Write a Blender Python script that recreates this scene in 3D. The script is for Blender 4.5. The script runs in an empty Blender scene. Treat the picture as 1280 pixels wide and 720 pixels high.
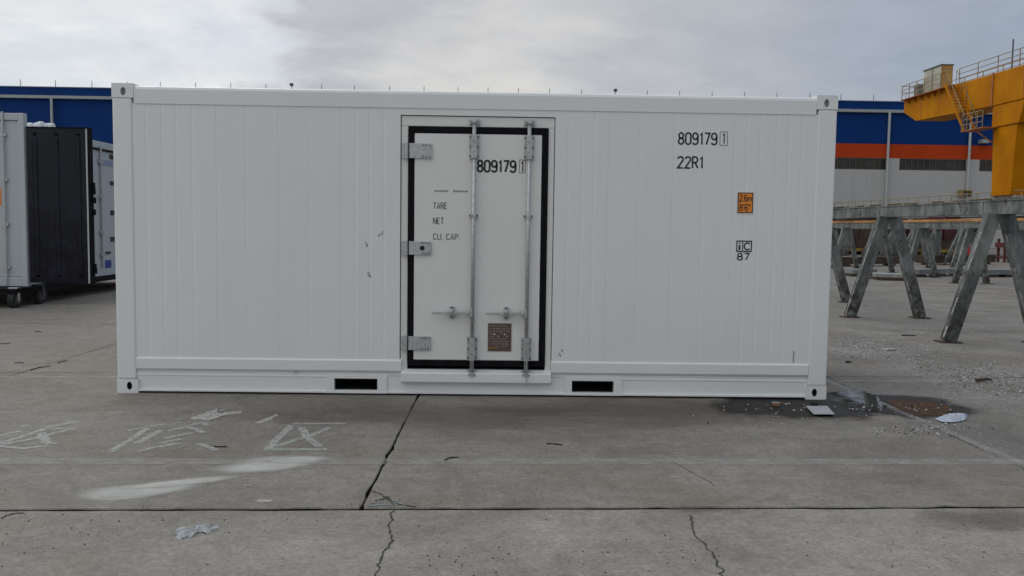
import bpy, bmesh, math, random
from mathutils import Vector, Matrix
random.seed(7)
SC = bpy.context.scene
COL = SC.collection
R = math.radians

# ------------------------------------------------------------------ camera
F, YAW, PITCH, ROLL = 1065.0, 0.0206206, 0.0716066, 0.0140337
CAM = Vector((3.187197, -7.209483, 1.450167))
_fw = Vector((math.sin(YAW)*math.cos(PITCH), math.cos(YAW)*math.cos(PITCH), -math.sin(PITCH)))
_rt = Vector((math.cos(YAW), -math.sin(YAW), 0))
_up = _rt.cross(_fw)
RT = _rt*math.cos(ROLL) + _up*math.sin(ROLL)
UP = -_rt*math.sin(ROLL) + _up*math.cos(ROLL)
cd = bpy.data.cameras.new('camera'); cam = bpy.data.objects.new('camera', cd); COL.objects.link(cam)
cd.sensor_width = 36; cd.lens = 36*F/1280; cd.clip_start = 0.05; cd.clip_end = 6000
cam.matrix_world = Matrix((( RT.x, UP.x, -_fw.x, CAM.x), (RT.y, UP.y, -_fw.y, CAM.y), (RT.z, UP.z, -_fw.z, CAM.z), (0, 0, 0, 1)))
SC.camera = cam

# ------------------------------------------------------------------ world, sun, exposure
SUN_EL, SUN_AZ = R(44), R(-32)          # azimuth from +Y, negative = left
world = bpy.data.worlds.new('World'); SC.world = world; world.use_nodes = True
wt = world.node_tree; wt.nodes.clear()
def WN(t, **k):
    n = wt.nodes.new(t)
    for a, b in k.items(): setattr(n, a, b)
    return n
def wmath(op, a, b=None, c=None, clamp=False):
    n = WN('ShaderNodeMath', operation=op, use_clamp=clamp)
    for i, v in enumerate((a, b, c)):
        if v is None: continue
        if isinstance(v, (int, float)): n.inputs[i].default_value = v
        else: wt.links.new(v, n.inputs[i])
    return n.outputs[0]
def wrange(v, a, b, c=0, d=1):
    n = WN('ShaderNodeMapRange', interpolation_type='SMOOTHSTEP')
    wt.links.new(v, n.inputs[0])
    for i, x in enumerate((a, b, c, d)): n.inputs[i+1].default_value = x
    return n.outputs[0]
def wmix(f, a, b):
    n = WN('ShaderNodeMix', data_type='RGBA')
    for i, v in ((0, f), (6, a), (7, b)):
        if isinstance(v, (int, float)): n.inputs[i].default_value = v
        elif isinstance(v, tuple): n.inputs[i].default_value = (*v, 1)
        else: wt.links.new(v, n.inputs[i])
    return n.outputs[2]
out = WN('ShaderNodeOutputWorld'); bg = WN('ShaderNodeBackground'); bg.inputs[1].default_value = 0.1
sky = WN('ShaderNodeTexSky', sky_type='NISHITA', sun_disc=False, sun_elevation=SUN_EL, sun_rotation=SUN_AZ)
tc = WN('ShaderNodeTexCoord'); sep = WN('ShaderNodeSeparateXYZ'); wt.links.new(tc.outputs['Generated'], sep.inputs[0])
X, Y_, Z = sep.outputs
den = wmath('ADD', wmath('MAXIMUM', Z, 0.0), 0.16)
comb = WN('ShaderNodeCombineXYZ')
wt.links.new(wmath('DIVIDE', X, den), comb.inputs[0]); wt.links.new(wmath('DIVIDE', Y_, den), comb.inputs[1])
def wnoise(scale, detail, seed, rough=.55, dist=0.0):
    n = WN('ShaderNodeTexNoise', noise_dimensions='4D'); wt.links.new(comb.outputs[0], n.inputs['Vector'])
    n.inputs['W'].default_value = seed; n.inputs['Scale'].default_value = scale
    n.inputs['Detail'].default_value = detail; n.inputs['Roughness'].default_value = rough; n.inputs['Distortion'].default_value = dist
    return n.outputs[0]
n_big = wnoise(.55, 5, 2.3); n_mid = wnoise(1.7, 6, 8.1, .6, .4); n_fine = wnoise(5, 5, 4.4)
edge = wmath('ADD', X, wmath('MULTIPLY', wmath('SUBTRACT', n_mid, .5), .34))
grey = wrange(edge, -.285, -.205)                                     # white cloud to the left, grey layer to the right
white = wmix(wrange(n_mid, .34, .62), (6.7, 7.1, 7.6), (8.2, 8.35, 8.4))
greyc = wmix(wrange(n_big, .35, .65), (4.6, 4.78, 5.15), (5.2, 5.3, 5.5))
blue = wmix(wrange(n_big, .35, .65), (2.9, 3.5, 4.45), (3.5, 4.0, 4.75))
right_mix = wmath('MULTIPLY', wrange(edge, .12, .62), .95)
greyc = wmix(right_mix, greyc, blue)
dg = WN('ShaderNodeVectorMath', operation='DISTANCE'); wt.links.new(tc.outputs['Generated'], dg.inputs[0]); dg.inputs[1].default_value = (0.0, .985, .165)
glow = wmath('MULTIPLY', wrange(wmath('ADD', dg.outputs['Value'], wmath('MULTIPLY', wmath('SUBTRACT', n_mid, .5), .46)), .0, .18, 1, 0), .85)
greyc = wmix(glow, greyc, (7.1, 6.9, 6.65))                         # thin spot in the layer
cloud = wmix(grey, white, greyc)
fine = WN('ShaderNodeMix', data_type='RGBA', blend_type='MULTIPLY'); fine.inputs[0].default_value = 1
wt.links.new(cloud, fine.inputs[6]); wt.links.new(wmix(wrange(n_fine, .3, .7), (.95, .95, .955), (1.04, 1.04, 1.035)), fine.inputs[7])
lift = WN('ShaderNodeVectorMath', operation='SCALE'); wt.links.new(fine.outputs[2], lift.inputs[0])
wt.links.new(wrange(Z, .20, .95, 1.0, 1.75), lift.inputs['Scale'])                  # overcast sky: brighter towards the zenith
fin = wmix(.93, sky.outputs[0], lift.outputs[0])
wt.links.new(fin, bg.inputs[0]); wt.links.new(bg.outputs[0], out.inputs[0])

sd = bpy.data.lights.new('sun', 'SUN'); so = bpy.data.objects.new('sun', sd); COL.objects.link(so)
sd.energy = 0.5; sd.angle = R(28); sd.color = (1, .96, .9)
sdir = Vector((math.sin(SUN_AZ)*math.cos(SUN_EL), math.cos(SUN_AZ)*math.cos(SUN_EL), math.sin(SUN_EL)))
so.rotation_euler = sdir.to_track_quat('Z', 'Y').to_euler(); so.location = (-20, 20, 40)
SC.view_settings.view_transform = 'Standard'; SC.view_settings.look = 'None'
SC.view_settings.exposure = 0.0; SC.view_settings.gamma = 1.0; SC.view_settings.use_curve_mapping = False

# ------------------------------------------------------------------ survey helpers: sight lines of the photograph met with real planes
def _ray(px, py): return _fw + RT*((px-640)/F) - UP*((py-360)/F)
def G(px, py, z=0.0):
    d = _ray(px, py); p = CAM + d*((z-CAM.z)/d.z); return Vector((p.x, p.y, z))
def PX(px, py, y):
    d = _ray(px, py); return CAM + d*((y-CAM.y)/d.y)
def PS(px, py, x):
    d = _ray(px, py); return CAM + d*((x-CAM.x)/d.x)

# ------------------------------------------------------------------ materials
class NT:
    def __init__(s, name):
        s.m = bpy.data.materials.new(name); s.m.use_nodes = True; s.t = s.m.node_tree
        s.b = s.t.nodes['Principled BSDF']; s.o = s.t.nodes['Material Output']
        s.geo = None
    def n(s, t, **k):
        n = s.t.nodes.new(t)
        for a, b in k.items(): setattr(n, a, b)
        return n
    def l(s, a, b): s.t.links.new(a, b)
    def pos(s):
        if s.geo is None: s.geo = s.n('ShaderNodeNewGeometry').outputs['Position']
        return s.geo
    def mapped(s, scale, src=None, rot=0):
        m = s.n('ShaderNodeMapping'); m.inputs['Scale'].default_value = scale; m.inputs['Rotation'].default_value = (0, 0, rot)
        s.l(src or s.pos(), m.inputs[0]); return m.outputs[0]
    def noise(s, scale, detail=4, rough=.55, vec=None, dist=0):
        n = s.n('ShaderNodeTexNoise'); s.l(vec or s.pos(), n.inputs['Vector'])
        n.inputs['Scale'].default_value = scale; n.inputs['Detail'].default_value = detail
        n.inputs['Roughness'].default_value = rough; n.inputs['Distortion'].default_value = dist
        return n.outputs[0]
    def voro(s, scale, vec=None, out='Distance', rnd=1.0):
        n = s.n('ShaderNodeTexVoronoi'); s.l(vec or s.pos(), n.inputs['Vector']); n.inputs['Scale'].default_value = scale
        n.inputs['Randomness'].default_value = rnd
        return n.outputs[out]
    def rng(s, v, a, b, c=0., d=1., smooth=True):
        n = s.n('ShaderNodeMapRange', interpolation_type='SMOOTHSTEP' if smooth else 'LINEAR'); s.l(v, n.inputs[0])
        for i, x in enumerate((a, b, c, d)): n.inputs[i+1].default_value = x
        return n.outputs[0]
    def math(s, op, a, b=None, clamp=False):
        n = s.n('ShaderNodeMath', operation=op, use_clamp=clamp)
        for i, v in enumerate((a, b)):
            if v is None: continue
            if isinstance(v, (int, float)): n.inputs[i].default_value = v
            else: s.l(v, n.inputs[i])
        return n.outputs[0]
    def mix(s, f, a, b, mode='MIX'):
        n = s.n('ShaderNodeMix', data_type='RGBA', blend_type=mode)
        for i, v in ((0, f), (6, a), (7, b)):
            if isinstance(v, (int, float)): n.inputs[i].default_value = v
            elif isinstance(v, tuple): n.inputs[i].default_value = (*v, 1)
            else: s.l(v, n.inputs[i])
        return n.outputs[2]
    def col(s, c):
        if isinstance(c, tuple): s.b.inputs['Base Color'].default_value = (*c, 1)
        else: s.l(c, s.b.inputs['Base Color'])
        return s
    def rough(s, r):
        if isinstance(r, (int, float)): s.b.inputs['Roughness'].default_value = r
        else: s.l(r, s.b.inputs['Roughness'])
        return s
    def bump(s, h, strength=.3, dist=.01):
        n = s.n('ShaderNodeBump'); n.inputs['Strength'].default_value = strength; n.inputs['Distance'].default_value = dist
        s.l(h, n.inputs['Height']); s.l(n.outputs[0], s.b.inputs['Normal']); return s
    def alpha(s, a):
        s.l(a, s.b.inputs['Alpha']); return s

def plain(name, c, rough=.6, metal=0., var=.12, scale=6., spec=.5, bump=0.):
    m = NT(name)
    lo = tuple(x*(1-var) for x in c); hi = tuple(min(1, x*(1+var)) for x in c)
    m.col(m.mix(m.rng(m.noise(scale, 5), .3, .7), lo, hi)); m.rough(rough)
    m.b.inputs['Metallic'].default_value = metal; m.b.inputs['Specular IOR Level'].default_value = spec
    if bump: m.bump(m.noise(scale*6, 4), bump, .004)
    return m.m

def white_paint(name, c, dirt=.25, wav=.5):
    m = NT(name)
    big = m.rng(m.noise(.9, 4), .3, .7)
    base = m.mix(big, tuple(x*.975 for x in c), c)
    streak = m.rng(m.noise(1, 5, .6, m.mapped((9, 9, .5))), .55, .8)           # rain streaks run down
    base = m.mix(m.math('MULTIPLY', streak, dirt*.35), base, (.44, .43, .40))
    spot = m.rng(m.noise(38, 3), .70, .78)
    base = m.mix(m.math('MULTIPLY', spot, dirt*.5), base, (.35, .33, .30))
    m.col(base); m.rough(m.rng(m.noise(7, 4), .3, .7, .34, .48))
    m.bump(m.noise(1, 2, .4, m.mapped((2.4, 1, .8))), wav, .012)
    return m.m
M = {}
M['white'] = white_paint('container_white_paint', (.752, .756, .733))
M['door'] = white_paint('door_white_paint', (.735, .73, .69), .3, .25)
M['oldwhite'] = white_paint('weathered_white_paint', (.45, .485, .49), .9, .8)
M['white_in'] = plain('pocket_paint', (.55, .57, .58), .55, var=.25)
M['rubber'] = plain('black_rubber', (.006, .006, .008), .7, var=.3, spec=.12)
M['ink'] = plain('black_lettering', (.016, .016, .018), .5, var=.3, scale=40)
M['greyink'] = plain('faded_grey_lettering', (.12, .12, .12), .6, var=.4, scale=60)
M['dark'] = plain('dark_hollow', (.012, .012, .013), .9)
def galv():
    m = NT('galvanised_steel')
    v = m.voro(55, out='Color'); sp = m.n('ShaderNodeSeparateColor'); m.l(v, sp.inputs[0])
    c = m.mix(m.rng(sp.outputs[0], 0, 1), (.42, .43, .425), (.52, .53, .525))
    m.col(m.mix(m.rng(m.noise(14, 5), .6, .8, 0, .5), c, (.34, .32, .29))); m.rough(.42); m.b.inputs['Metallic'].default_value = .55
    return m.m
M['galv'] = galv()
M['bolt'] = plain('bolt_steel', (.10, .10, .10), .5, .6)
M['chrome'] = plain('bright_steel', (.72, .72, .71), .22, .9, .05)
M['plate'] = plain('brown_data_plate', (.115, .075, .062), .45, .2, .3, 60)
M['plate_ink'] = plain('data_plate_print', (.27, .215, .19), .5, 0, .3, 90)
M['plate_gold'] = plain('data_plate_gold_band', (.26, .15, .05), .45, .2)
M['orange'] = plain('orange_sticker', (.80, .25, .012), .45, 0, .05)
M['stickwhite'] = plain('white_sticker', (.74, .72, .72), .45, 0, .05)
M['mark'] = plain('scuffed_bare_patch', (.13, .13, .13), .7, 0, .4, 80)
def ribbed_dark():
    m = NT('dark_door_lining')
    m.col(m.mix(m.rng(m.noise(3, 5), .35, .7), (.004, .0045, .010), (.012, .013, .022))); m.rough(m.rng(m.noise(6, 4), .3, .7, .16, .26)); m.b.inputs['Specular IOR Level'].default_value = .22
    return m.m
M['lining'] = ribbed_dark()
M['blue_decal'] = plain('blue_decal', (.02, .05, .28), .5)
M['tyre'] = plain('tyre_rubber', (.02, .02, .02), .85)
M['hub'] = plain('grey_hub', (.10, .10, .10), .6, .4)
M['tarp'] = plain('white_tarpaulin', (.66, .68, .68), .7, 0, .15, 8, bump=.3)
def cladding(name, c, rib=5.2):
    m = NT(name)
    w = m.n('ShaderNodeTexWave', wave_type='BANDS', bands_direction='X', wave_profile='SAW'); m.l(m.pos(), w.inputs[0]); w.inputs['Scale'].default_value = rib
    lo = tuple(x*.86 for x in c)
    big = m.mix(m.rng(m.noise(.25, 4, .6, m.mapped((1, 1, .3))), .3, .7), lo, c)
    m.col(big); m.rough(.55); m.b.inputs['Specular IOR Level'].default_value = .12; m.bump(w.outputs[0], .6, .04)
    return m.m
M['blue'] = cladding('blue_cladding', (.0003, .035, .172))
M['red'] = cladding('orange_red_cladding', (.50, .055, .008))
def render_wall():
    m = NT('grey_white_render')
    streak = m.rng(m.noise(1, 5, .6, m.mapped((1.2, 1, .09))), .45, .8)
    m.col(m.mix(m.math('MULTIPLY', streak, .5), (.44, .43, .41), (.31, .305, .29))); m.rough(.85)
    return m.m
M['wall'] = render_wall()
M['gutter'] = plain('pale_gutter_metal', (.33, .35, .35), .5, .2)
M['glass'] = plain('dusty_window_glass', (.040, .036, .029), .3, 0, .4, .9, spec=.3)
M['mullion'] = plain('mullion_grey', (.085, .078, .068), .6)
M['roof'] = plain('roof_sheet', (.10, .14, .22), .5)
M['rod'] = plain('rod_steel', (.10, .10, .10), .5, .5)
def crane_yellow():
    m = NT('crane_yellow_paint')
    c = m.mix(m.rng(m.noise(.45, 5), .3, .7), (.44, .150, .001), (.56, .22, .0012))
    st = m.rng(m.noise(1, 6, .65, m.mapped((2.2, 2.2, .25))), .58, .80)
    c = m.mix(m.math('MULTIPLY', st, .55), c, (.20, .07, .012))
    m.col(c); m.rough(.6); m.b.inputs['Specular IOR Level'].default_value = .08
    return m.m
M['yellow'] = crane_yellow()
M['yellow_dark'] = plain('rusty_yellow_edge', (.34, .11, .02), .65, 0, .35, 3)
M['rail_paint'] = plain('handrail_paint', (.30, .215, .10), .6, 0, .3, 4)
M['cabinet'] = plain('cabinet_grey_paint', (.44, .43, .35), .6, 0, .2, 1.5)
M['cabinet_side'] = plain('cabinet_ochre_side', (.40, .23, .05), .6, 0, .2, 1.5)
def trestle_paint():
    m = NT('weathered_grey_green_paint')
    c = m.mix(m.rng(m.noise(1, 7, .7, m.mapped((3.2, 3.2, 1.6))), .34, .68), (.085, .094, .089), (.235, .245, .230))
    r = m.rng(m.noise(1, 9, .75, m.mapped((7, 7, 3.5))), .56, .62)
    sx = m.n('ShaderNodeSeparateXYZ'); m.l(m.pos(), sx.inputs[0])
    low = m.rng(sx.outputs[2], 0.05, 1.1, 1.0, .0)
    c = m.mix(m.math('MULTIPLY', r, .85), c, (.050, .036, .027))
    c = m.mix(m.math('MULTIPLY', low, m.rng(m.noise(9, 5), .35, .6)), c, (.045, .038, .032))      # rust creeping up from the feet
    m.col(c); m.rough(.85); m.b.inputs['Specular IOR Level'].default_value = .25; m.bump(m.noise(40, 4), .25, .004)
    return m.m
M['trestle'] = trestle_paint()
M['trestle_lit_edge'] = plain('pale_lit_edge', (.25, .255, .245), .9, 0, .45, 14)  # pale tone stands for sky-lit leg sides, light put into the colour
M['maroon'] = plain('maroon_paint', (.065, .014, .016), .7, 0, .4, 1.2)
M['brown'] = plain('rusty_brown_paint', (.05, .034, .022), .8, 0, .5, 1.2)
M['base_yellow'] = plain('dull_yellow_paint', (.20, .125, .02), .7, 0, .5, 2)
M['redpaint'] = plain('red_paint', (.30, .012, .018), .5, 0, .25, 2)
M['orangered'] = plain('orange_red_paint', (.075, .016, .008), .6, 0, .3, 3)
M['greysteel'] = plain('grey_steel', (.19, .195, .19), .7, 0, .3, 2)
M['concblock'] = plain('pale_block', (.26, .255, .24), .85, 0, .2, 3, bump=.3)

def concrete(name, a, b, pit=.5, streak=.5, gravel=0.0):
    m = NT(name)
    big = m.rng(m.noise(.55, 5, .6), .32, .68)
    c = m.mix(big, a, b)
    st = m.rng(m.noise(1.0, 7, .7, m.mapped((.9, 6, 1), rot=.03), .5), .38, .75)            # trowel streaks
    c = m.mix(m.math('MULTIPLY', st, streak), c, tuple(x*.74 for x in a))
    blot = m.rng(m.noise(1.3, 8, .72, None, .8), .46, .66)
    c = m.mix(m.math('MULTIPLY', blot, .42), c, (a[0]*.66, a[1]*.63, a[2]*.60))
    med = m.rng(m.noise(3.6, 7, .68), .48, .72)
    c = m.mix(m.math('MULTIPLY', med, .38), c, tuple(x*1.32 for x in b))
    brn = m.rng(m.noise(.9, 4, .6, m.mapped((1, 1.5, 1))), .5, .72)
    c = m.mix(m.math('MULTIPLY', brn, .6), c, (a[0]*1.02, a[1]*.90, a[2]*.84))
    grain = m.noise(140, 3, .7)
    c = m.mix(m.rng(grain, .25, .75, 0, .34), c, tuple(x*.52 for x in a))
    g1 = m.rng(m.noise(38, 4, .7), .3, .7, .74, 1.22, False); g2 = m.rng(m.noise(11, 5, .7), .3, .7, .84, 1.14, False)
    vs = m.n('ShaderNodeVectorMath', operation='SCALE'); m.l(c, vs.inputs[0]); m.l(m.math('MULTIPLY', g1, g2), vs.inputs['Scale']); c = vs.outputs[0]
    pits = m.math('MULTIPLY', m.rng(m.noise(30, 3, .6), .67, .72), m.rng(m.noise(1.7, 5, .6), .40, .62))
    c = m.mix(m.math('MULTIPLY', pits, pit), c, (.040, .037, .033))
    pits2 = m.math('MULTIPLY', m.rng(m.noise(85, 2, .6), .64, .70), m.rng(m.noise(1.1, 5, .6), .42, .60))
    c = m.mix(m.math('MULTIPLY', pits2, pit*.9), c, (.055, .051, .046))
    lite = m.math('MULTIPLY', m.rng(m.noise(60, 2, .6), .66, .72), m.rng(m.noise(.8, 5, .6), .48, .66))
    c = m.mix(m.math('MULTIPLY', lite, .5), c, (.42, .40, .37))
    if gravel:
        g = m.voro(60, out='Color'); sp = m.n('ShaderNodeSeparateColor'); m.l(g, sp.inputs[0])
        gm = m.math('MULTIPLY', m.rng(sp.outputs[0], .72, .8), m.rng(m.noise(1.1, 5), .42, .62))
        c = m.mix(m.math('MULTIPLY', gm, gravel), c, (.40, .41, .42))
        gd = m.math('MULTIPLY', m.rng(sp.outputs[1], .66, .74), m.rng(m.noise(1.4, 5), .38, .62))
        c = m.mix(m.math('MULTIPLY', gd, gravel), c, (.035, .035, .035))
    m.col(c); m.rough(m.rng(big, 0, 1, .72, .9)); m.b.inputs['Specular IOR Level'].default_value = .3
    h = m.math('ADD', m.math('MULTIPLY', grain, .5), m.math('MULTIPLY', pits, -1.5))
    h = m.math('ADD', h, m.math('MULTIPLY', m.noise(9, 5), .8))
    m.bump(h, .35, .006)
    return m.m
M['conc'] = concrete('concrete_smooth', (.198, .178, .151), (.285, .262, .225), .7, .38)
M['conc2'] = concrete('concrete_pitted', (.225, .205, .176), (.325, .301, .263), .95, .28)
M['conc3'] = concrete('concrete_gravelly', (.184, .169, .146), (.250, .233, .204), .9, .28, .38)
M['joint'] = plain('joint_dirt', (.012, .011, .010), .95, 0, .5, 20)
M['crack'] = plain('crack_dirt', (.035, .032, .028), .95, 0, .4, 30)

def worn(name, c, cover=.55, scale=14, op=.9, edge=True):
    """worn paint: scraped through to the concrete"""
    m = NT(name); m.col(m.mix(m.rng(m.noise(6, 4), .3, .7), tuple(x*.9 for x in c), c)); m.rough(.85)
    a = m.rng(m.noise(scale, 8, .72, None, .3), 1-cover-.22, 1-cover+.22)
    m.alpha(m.math('MULTIPLY', a, op)); return m.m
def softpatch(name, c, op=.7, rough=.85, nz=.6, scale=5.0, spec=.5, inner=.35, stretch=(1, 1, 1)):
    """a stain that thins out towards its rim; object space: the patch is a unit disc scaled by its object"""
    m = NT(name); tcn = m.n('ShaderNodeTexCoord'); v = m.n('ShaderNodeVectorMath', operation='LENGTH'); m.l(tcn.outputs['Object'], v.inputs[0])
    nn = m.noise(1, 6, .62, m.mapped((scale*stretch[0], scale*stretch[1], 1)))
    d = m.math('ADD', v.outputs['Value'], m.math('MULTIPLY', m.math('SUBTRACT', nn, .5), nz))
    m.col(m.mix(m.rng(nn, .3, .7), tuple(x*.85 for x in c), tuple(x*1.1 for x in c))); m.rough(rough); m.b.inputs['Specular IOR Level'].default_value = spec
    edge = m.rng(v.outputs['Value'], .82, .98, 1, 0)
    m.alpha(m.math('MULTIPLY', m.math('MULTIPLY', m.rng(d, inner, .9, 1, 0), op), edge)); return m.m
M['line'] = worn('worn_white_line_paint', (.44, .43, .40), .54, 7, .52)
M['line2'] = worn('faint_white_line_paint', (.42, .42, .40), .55, 5, .55)
M['charpaint'] = worn('worn_character_paint', (.44, .45, .41), .60, 22, .82)
M['dust'] = softpatch('pale_paint_overspray', (.50, .495, .45), .82, .9, .65, 5, .2, .38, (.8, 1.3, 1))
M['mortar'] = worn('dried_mortar', (.50, .46, .43), .60, 26, .95)
M['splat'] = plain('grey_cement_spill', (.30, .31, .31), .8, 0, .35, 30, spec=.2)
M['wet'] = softpatch('wet_concrete', (.024, .021, .019), .95, .55, .95, 2.2, .2, .5)
M['darker_brown'] = softpatch('darker_brown_concrete', (.150, .115, .096), .42, .8, .9, 1.6, .2, .1, (.6, 1.4, 1))  # darker and browner than the slabs, along the container front
def water():
    m = NT('oily_puddle_water'); m.col(m.mix(m.rng(m.noise(6, 5), .35, .65), (.012, .011, .012), (.035, .030, .028)))
    m.rough(m.rng(m.noise(9, 4), .4, .7, .03, .12)); m.bump(m.noise(14, 2), .04, .004); return m.m
M['water'] = water()
def mud():
    m = NT('orange_brown_mud'); m.col(m.mix(m.rng(m.noise(14, 6), .35, .65), (.030, .011, .001), (.088, .036, .002))); m.rough(.5); m.b.inputs['Specular IOR Level'].default_value = .12; m.bump(m.noise(25, 5), .5, .01); return m.m
M['mud'] = mud()
M['board'] = plain('white_board', (.38, .38, .395), .5, 0, .08, 9)
M['bag'] = plain('crumpled_plastic', (.42, .455, .52), .3, 0, .2, 12)
M['gravelw'] = plain('white_chippings', (.52, .52, .52), .85, 0, .5, 3)
M['twig'] = plain('dark_twig', (.022, .018, .014), .9)
M['rust'] = plain('rust_orange', (.22, .10, .05), .7)

# ------------------------------------------------------------------ mesh helpers
def origin(o):
    v = Vector((0, 0, 0))
    while o is not None: v += o.location; o = o.parent
    return v
def put(name, me, mat, parent=None, bevel=0, smooth=False):
    if mat is not None and not me.materials: me.materials.append(mat)
    o = bpy.data.objects.new(name, me); COL.objects.link(o)
    if parent is not None: o.parent = parent
    if smooth:
        for p in me.polygons: p.use_smooth = True
    if bevel:
        b = o.modifiers.new('bevel', 'BEVEL'); b.width = bevel; b.segments = 2; b.limit_method = 'ANGLE'; b.angle_limit = R(40)
    return o
class MB:
    def __init__(s): s.v = []; s.f = []; s.mi = []
    def add(s, vs, fs, mi=0):
        k = len(s.v); s.v += [tuple(v) for v in vs]
        for f in fs: s.f.append([k+i for i in f]); s.mi.append(mi)
        return s
    def box(s, x0, y0, z0, x1, y1, z1, mi=0):
        v = [(x0,y0,z0),(x1,y0,z0),(x1,y1,z0),(x0,y1,z0),(x0,y0,z1),(x1,y0,z1),(x1,y1,z1),(x0,y1,z1)]
        return s.add(v, [(0,3,2,1),(4,5,6,7),(0,1,5,4),(1,2,6,5),(2,3,7,6),(3,0,4,7)], mi)
    def bar(s, a, b, w, h, upv=(0,0,1), mi=0):
        a, b = Vector(a), Vector(b); d = (b-a).normalized(); u = Vector(upv)
        if abs(d.dot(u)) > .99: u = Vector((0,1,0))
        sx = d.cross(u).normalized()*w/2; sy = sx.cross(d).normalized()*h/2
        v = [p+i*sx+j*sy for p in (a, b) for i, j in ((-1,-1),(1,-1),(1,1),(-1,1))]
        return s.add(v, [(3,2,1,0),(4,5,6,7),(0,1,5,4),(1,2,6,5),(2,3,7,6),(3,0,4,7)], mi)
    def tube(s, a, b, r, n=8, r2=None, caps=True, mi=0):
        a, b = Vector(a), Vector(b); d = (b-a).normalized(); u = Vector((0,0,1)) if abs(d.z) < .9 else Vector((0,1,0))
        p = d.cross(u).normalized(); q = d.cross(p); r2 = r if r2 is None else r2
        v = [a+(p*math.cos(t)+q*math.sin(t))*r for t in [2*math.pi*i/n for i in range(n)]] + [b+(p*math.cos(t)+q*math.sin(t))*r2 for t in [2*math.pi*i/n for i in range(n)]]
        f = [(i, n+i, n+(i+1)%n, (i+1)%n) for i in range(n)]
        if caps: f += [tuple(range(n)), tuple(range(2*n-1, n-1, -1))]
        return s.add(v, f, mi)
    def prism(s, poly, off, mi=0):
        """poly: list of 3d points (planar), extruded by the vector off"""
        n = len(poly); off = Vector(off); a = [Vector(p) for p in poly]
        v = a + [p+off for p in a]
        return s.add(v, [tuple(range(n-1, -1, -1)), tuple(range(n, 2*n))] + [(i, (i+1)%n, n+(i+1)%n, n+i) for i in range(n)], mi)
    def build(s, name, mat, parent=None, bevel=0, smooth=False, mats=None):
        o0 = origin(parent); me = bpy.data.meshes.new(name)
        me.from_pydata([tuple(Vector(v)-o0) for v in s.v], [], s.f)
        if mats:
            for m in mats: me.materials.append(m)
            for p, i in zip(me.polygons, s.mi): p.material_index = i
        bm = bmesh.new(); bm.from_mesh(me); bmesh.ops.recalc_face_normals(bm, faces=bm.faces); bm.to_mesh(me); bm.free()
        return put(name, me, mat, parent, bevel, smooth)
def tag(o, label=None, cat=None, group=None, kind=None):
    for k, v in (('label', label), ('category', cat), ('group', group), ('kind', kind)):
        if v: o[k] = v
    return o
def thing(name, label, cat, loc=(0,0,0), group=None):
    o = bpy.data.objects.new(name, None); COL.objects.link(o); o.location = loc; o.empty_display_size = .2
    return tag(o, label, cat, group)
def copy_tree(o, parent=None):
    c = o.copy(); COL.objects.link(c)
    if parent is not None: c.parent = parent
    for ch in list(o.children): copy_tree(ch, c)
    return c
def ribbon(mb, pts, w, to3, closed=False, mi=0):
    """flat stroke of width w along 2d pts; to3 maps (u, v) to 3d"""
    P = [Vector((p[0], p[1])) for p in pts]; n = len(P); L, Rr = [], []
    for i in range(n):
        if closed: a, b = P[i-1], P[(i+1) % n]
        else: a, b = P[max(i-1, 0)], P[min(i+1, n-1)]
        d0 = (P[i]-a); d1 = (b-P[i])
        d0 = d0.normalized() if d0.length > 1e-9 else d1.normalized(); d1 = d1.normalized() if d1.length > 1e-9 else d0
        t = (d0+d1); t = t.normalized() if t.length > 1e-6 else d0
        nn = Vector((-t.y, t.x)); k = max(.45, abs(nn.dot(Vector((-d1.y, d1.x)))))
        L.append(P[i]+nn*w/2/k); Rr.append(P[i]-nn*w/2/k)
    v = [to3(*p) for p in L] + [to3(*p) for p in Rr]; m = n if closed else n-1
    mb.add(v, [(i, (i+1) % n, n+(i+1) % n, n+i) for i in range(m)], mi)

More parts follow.
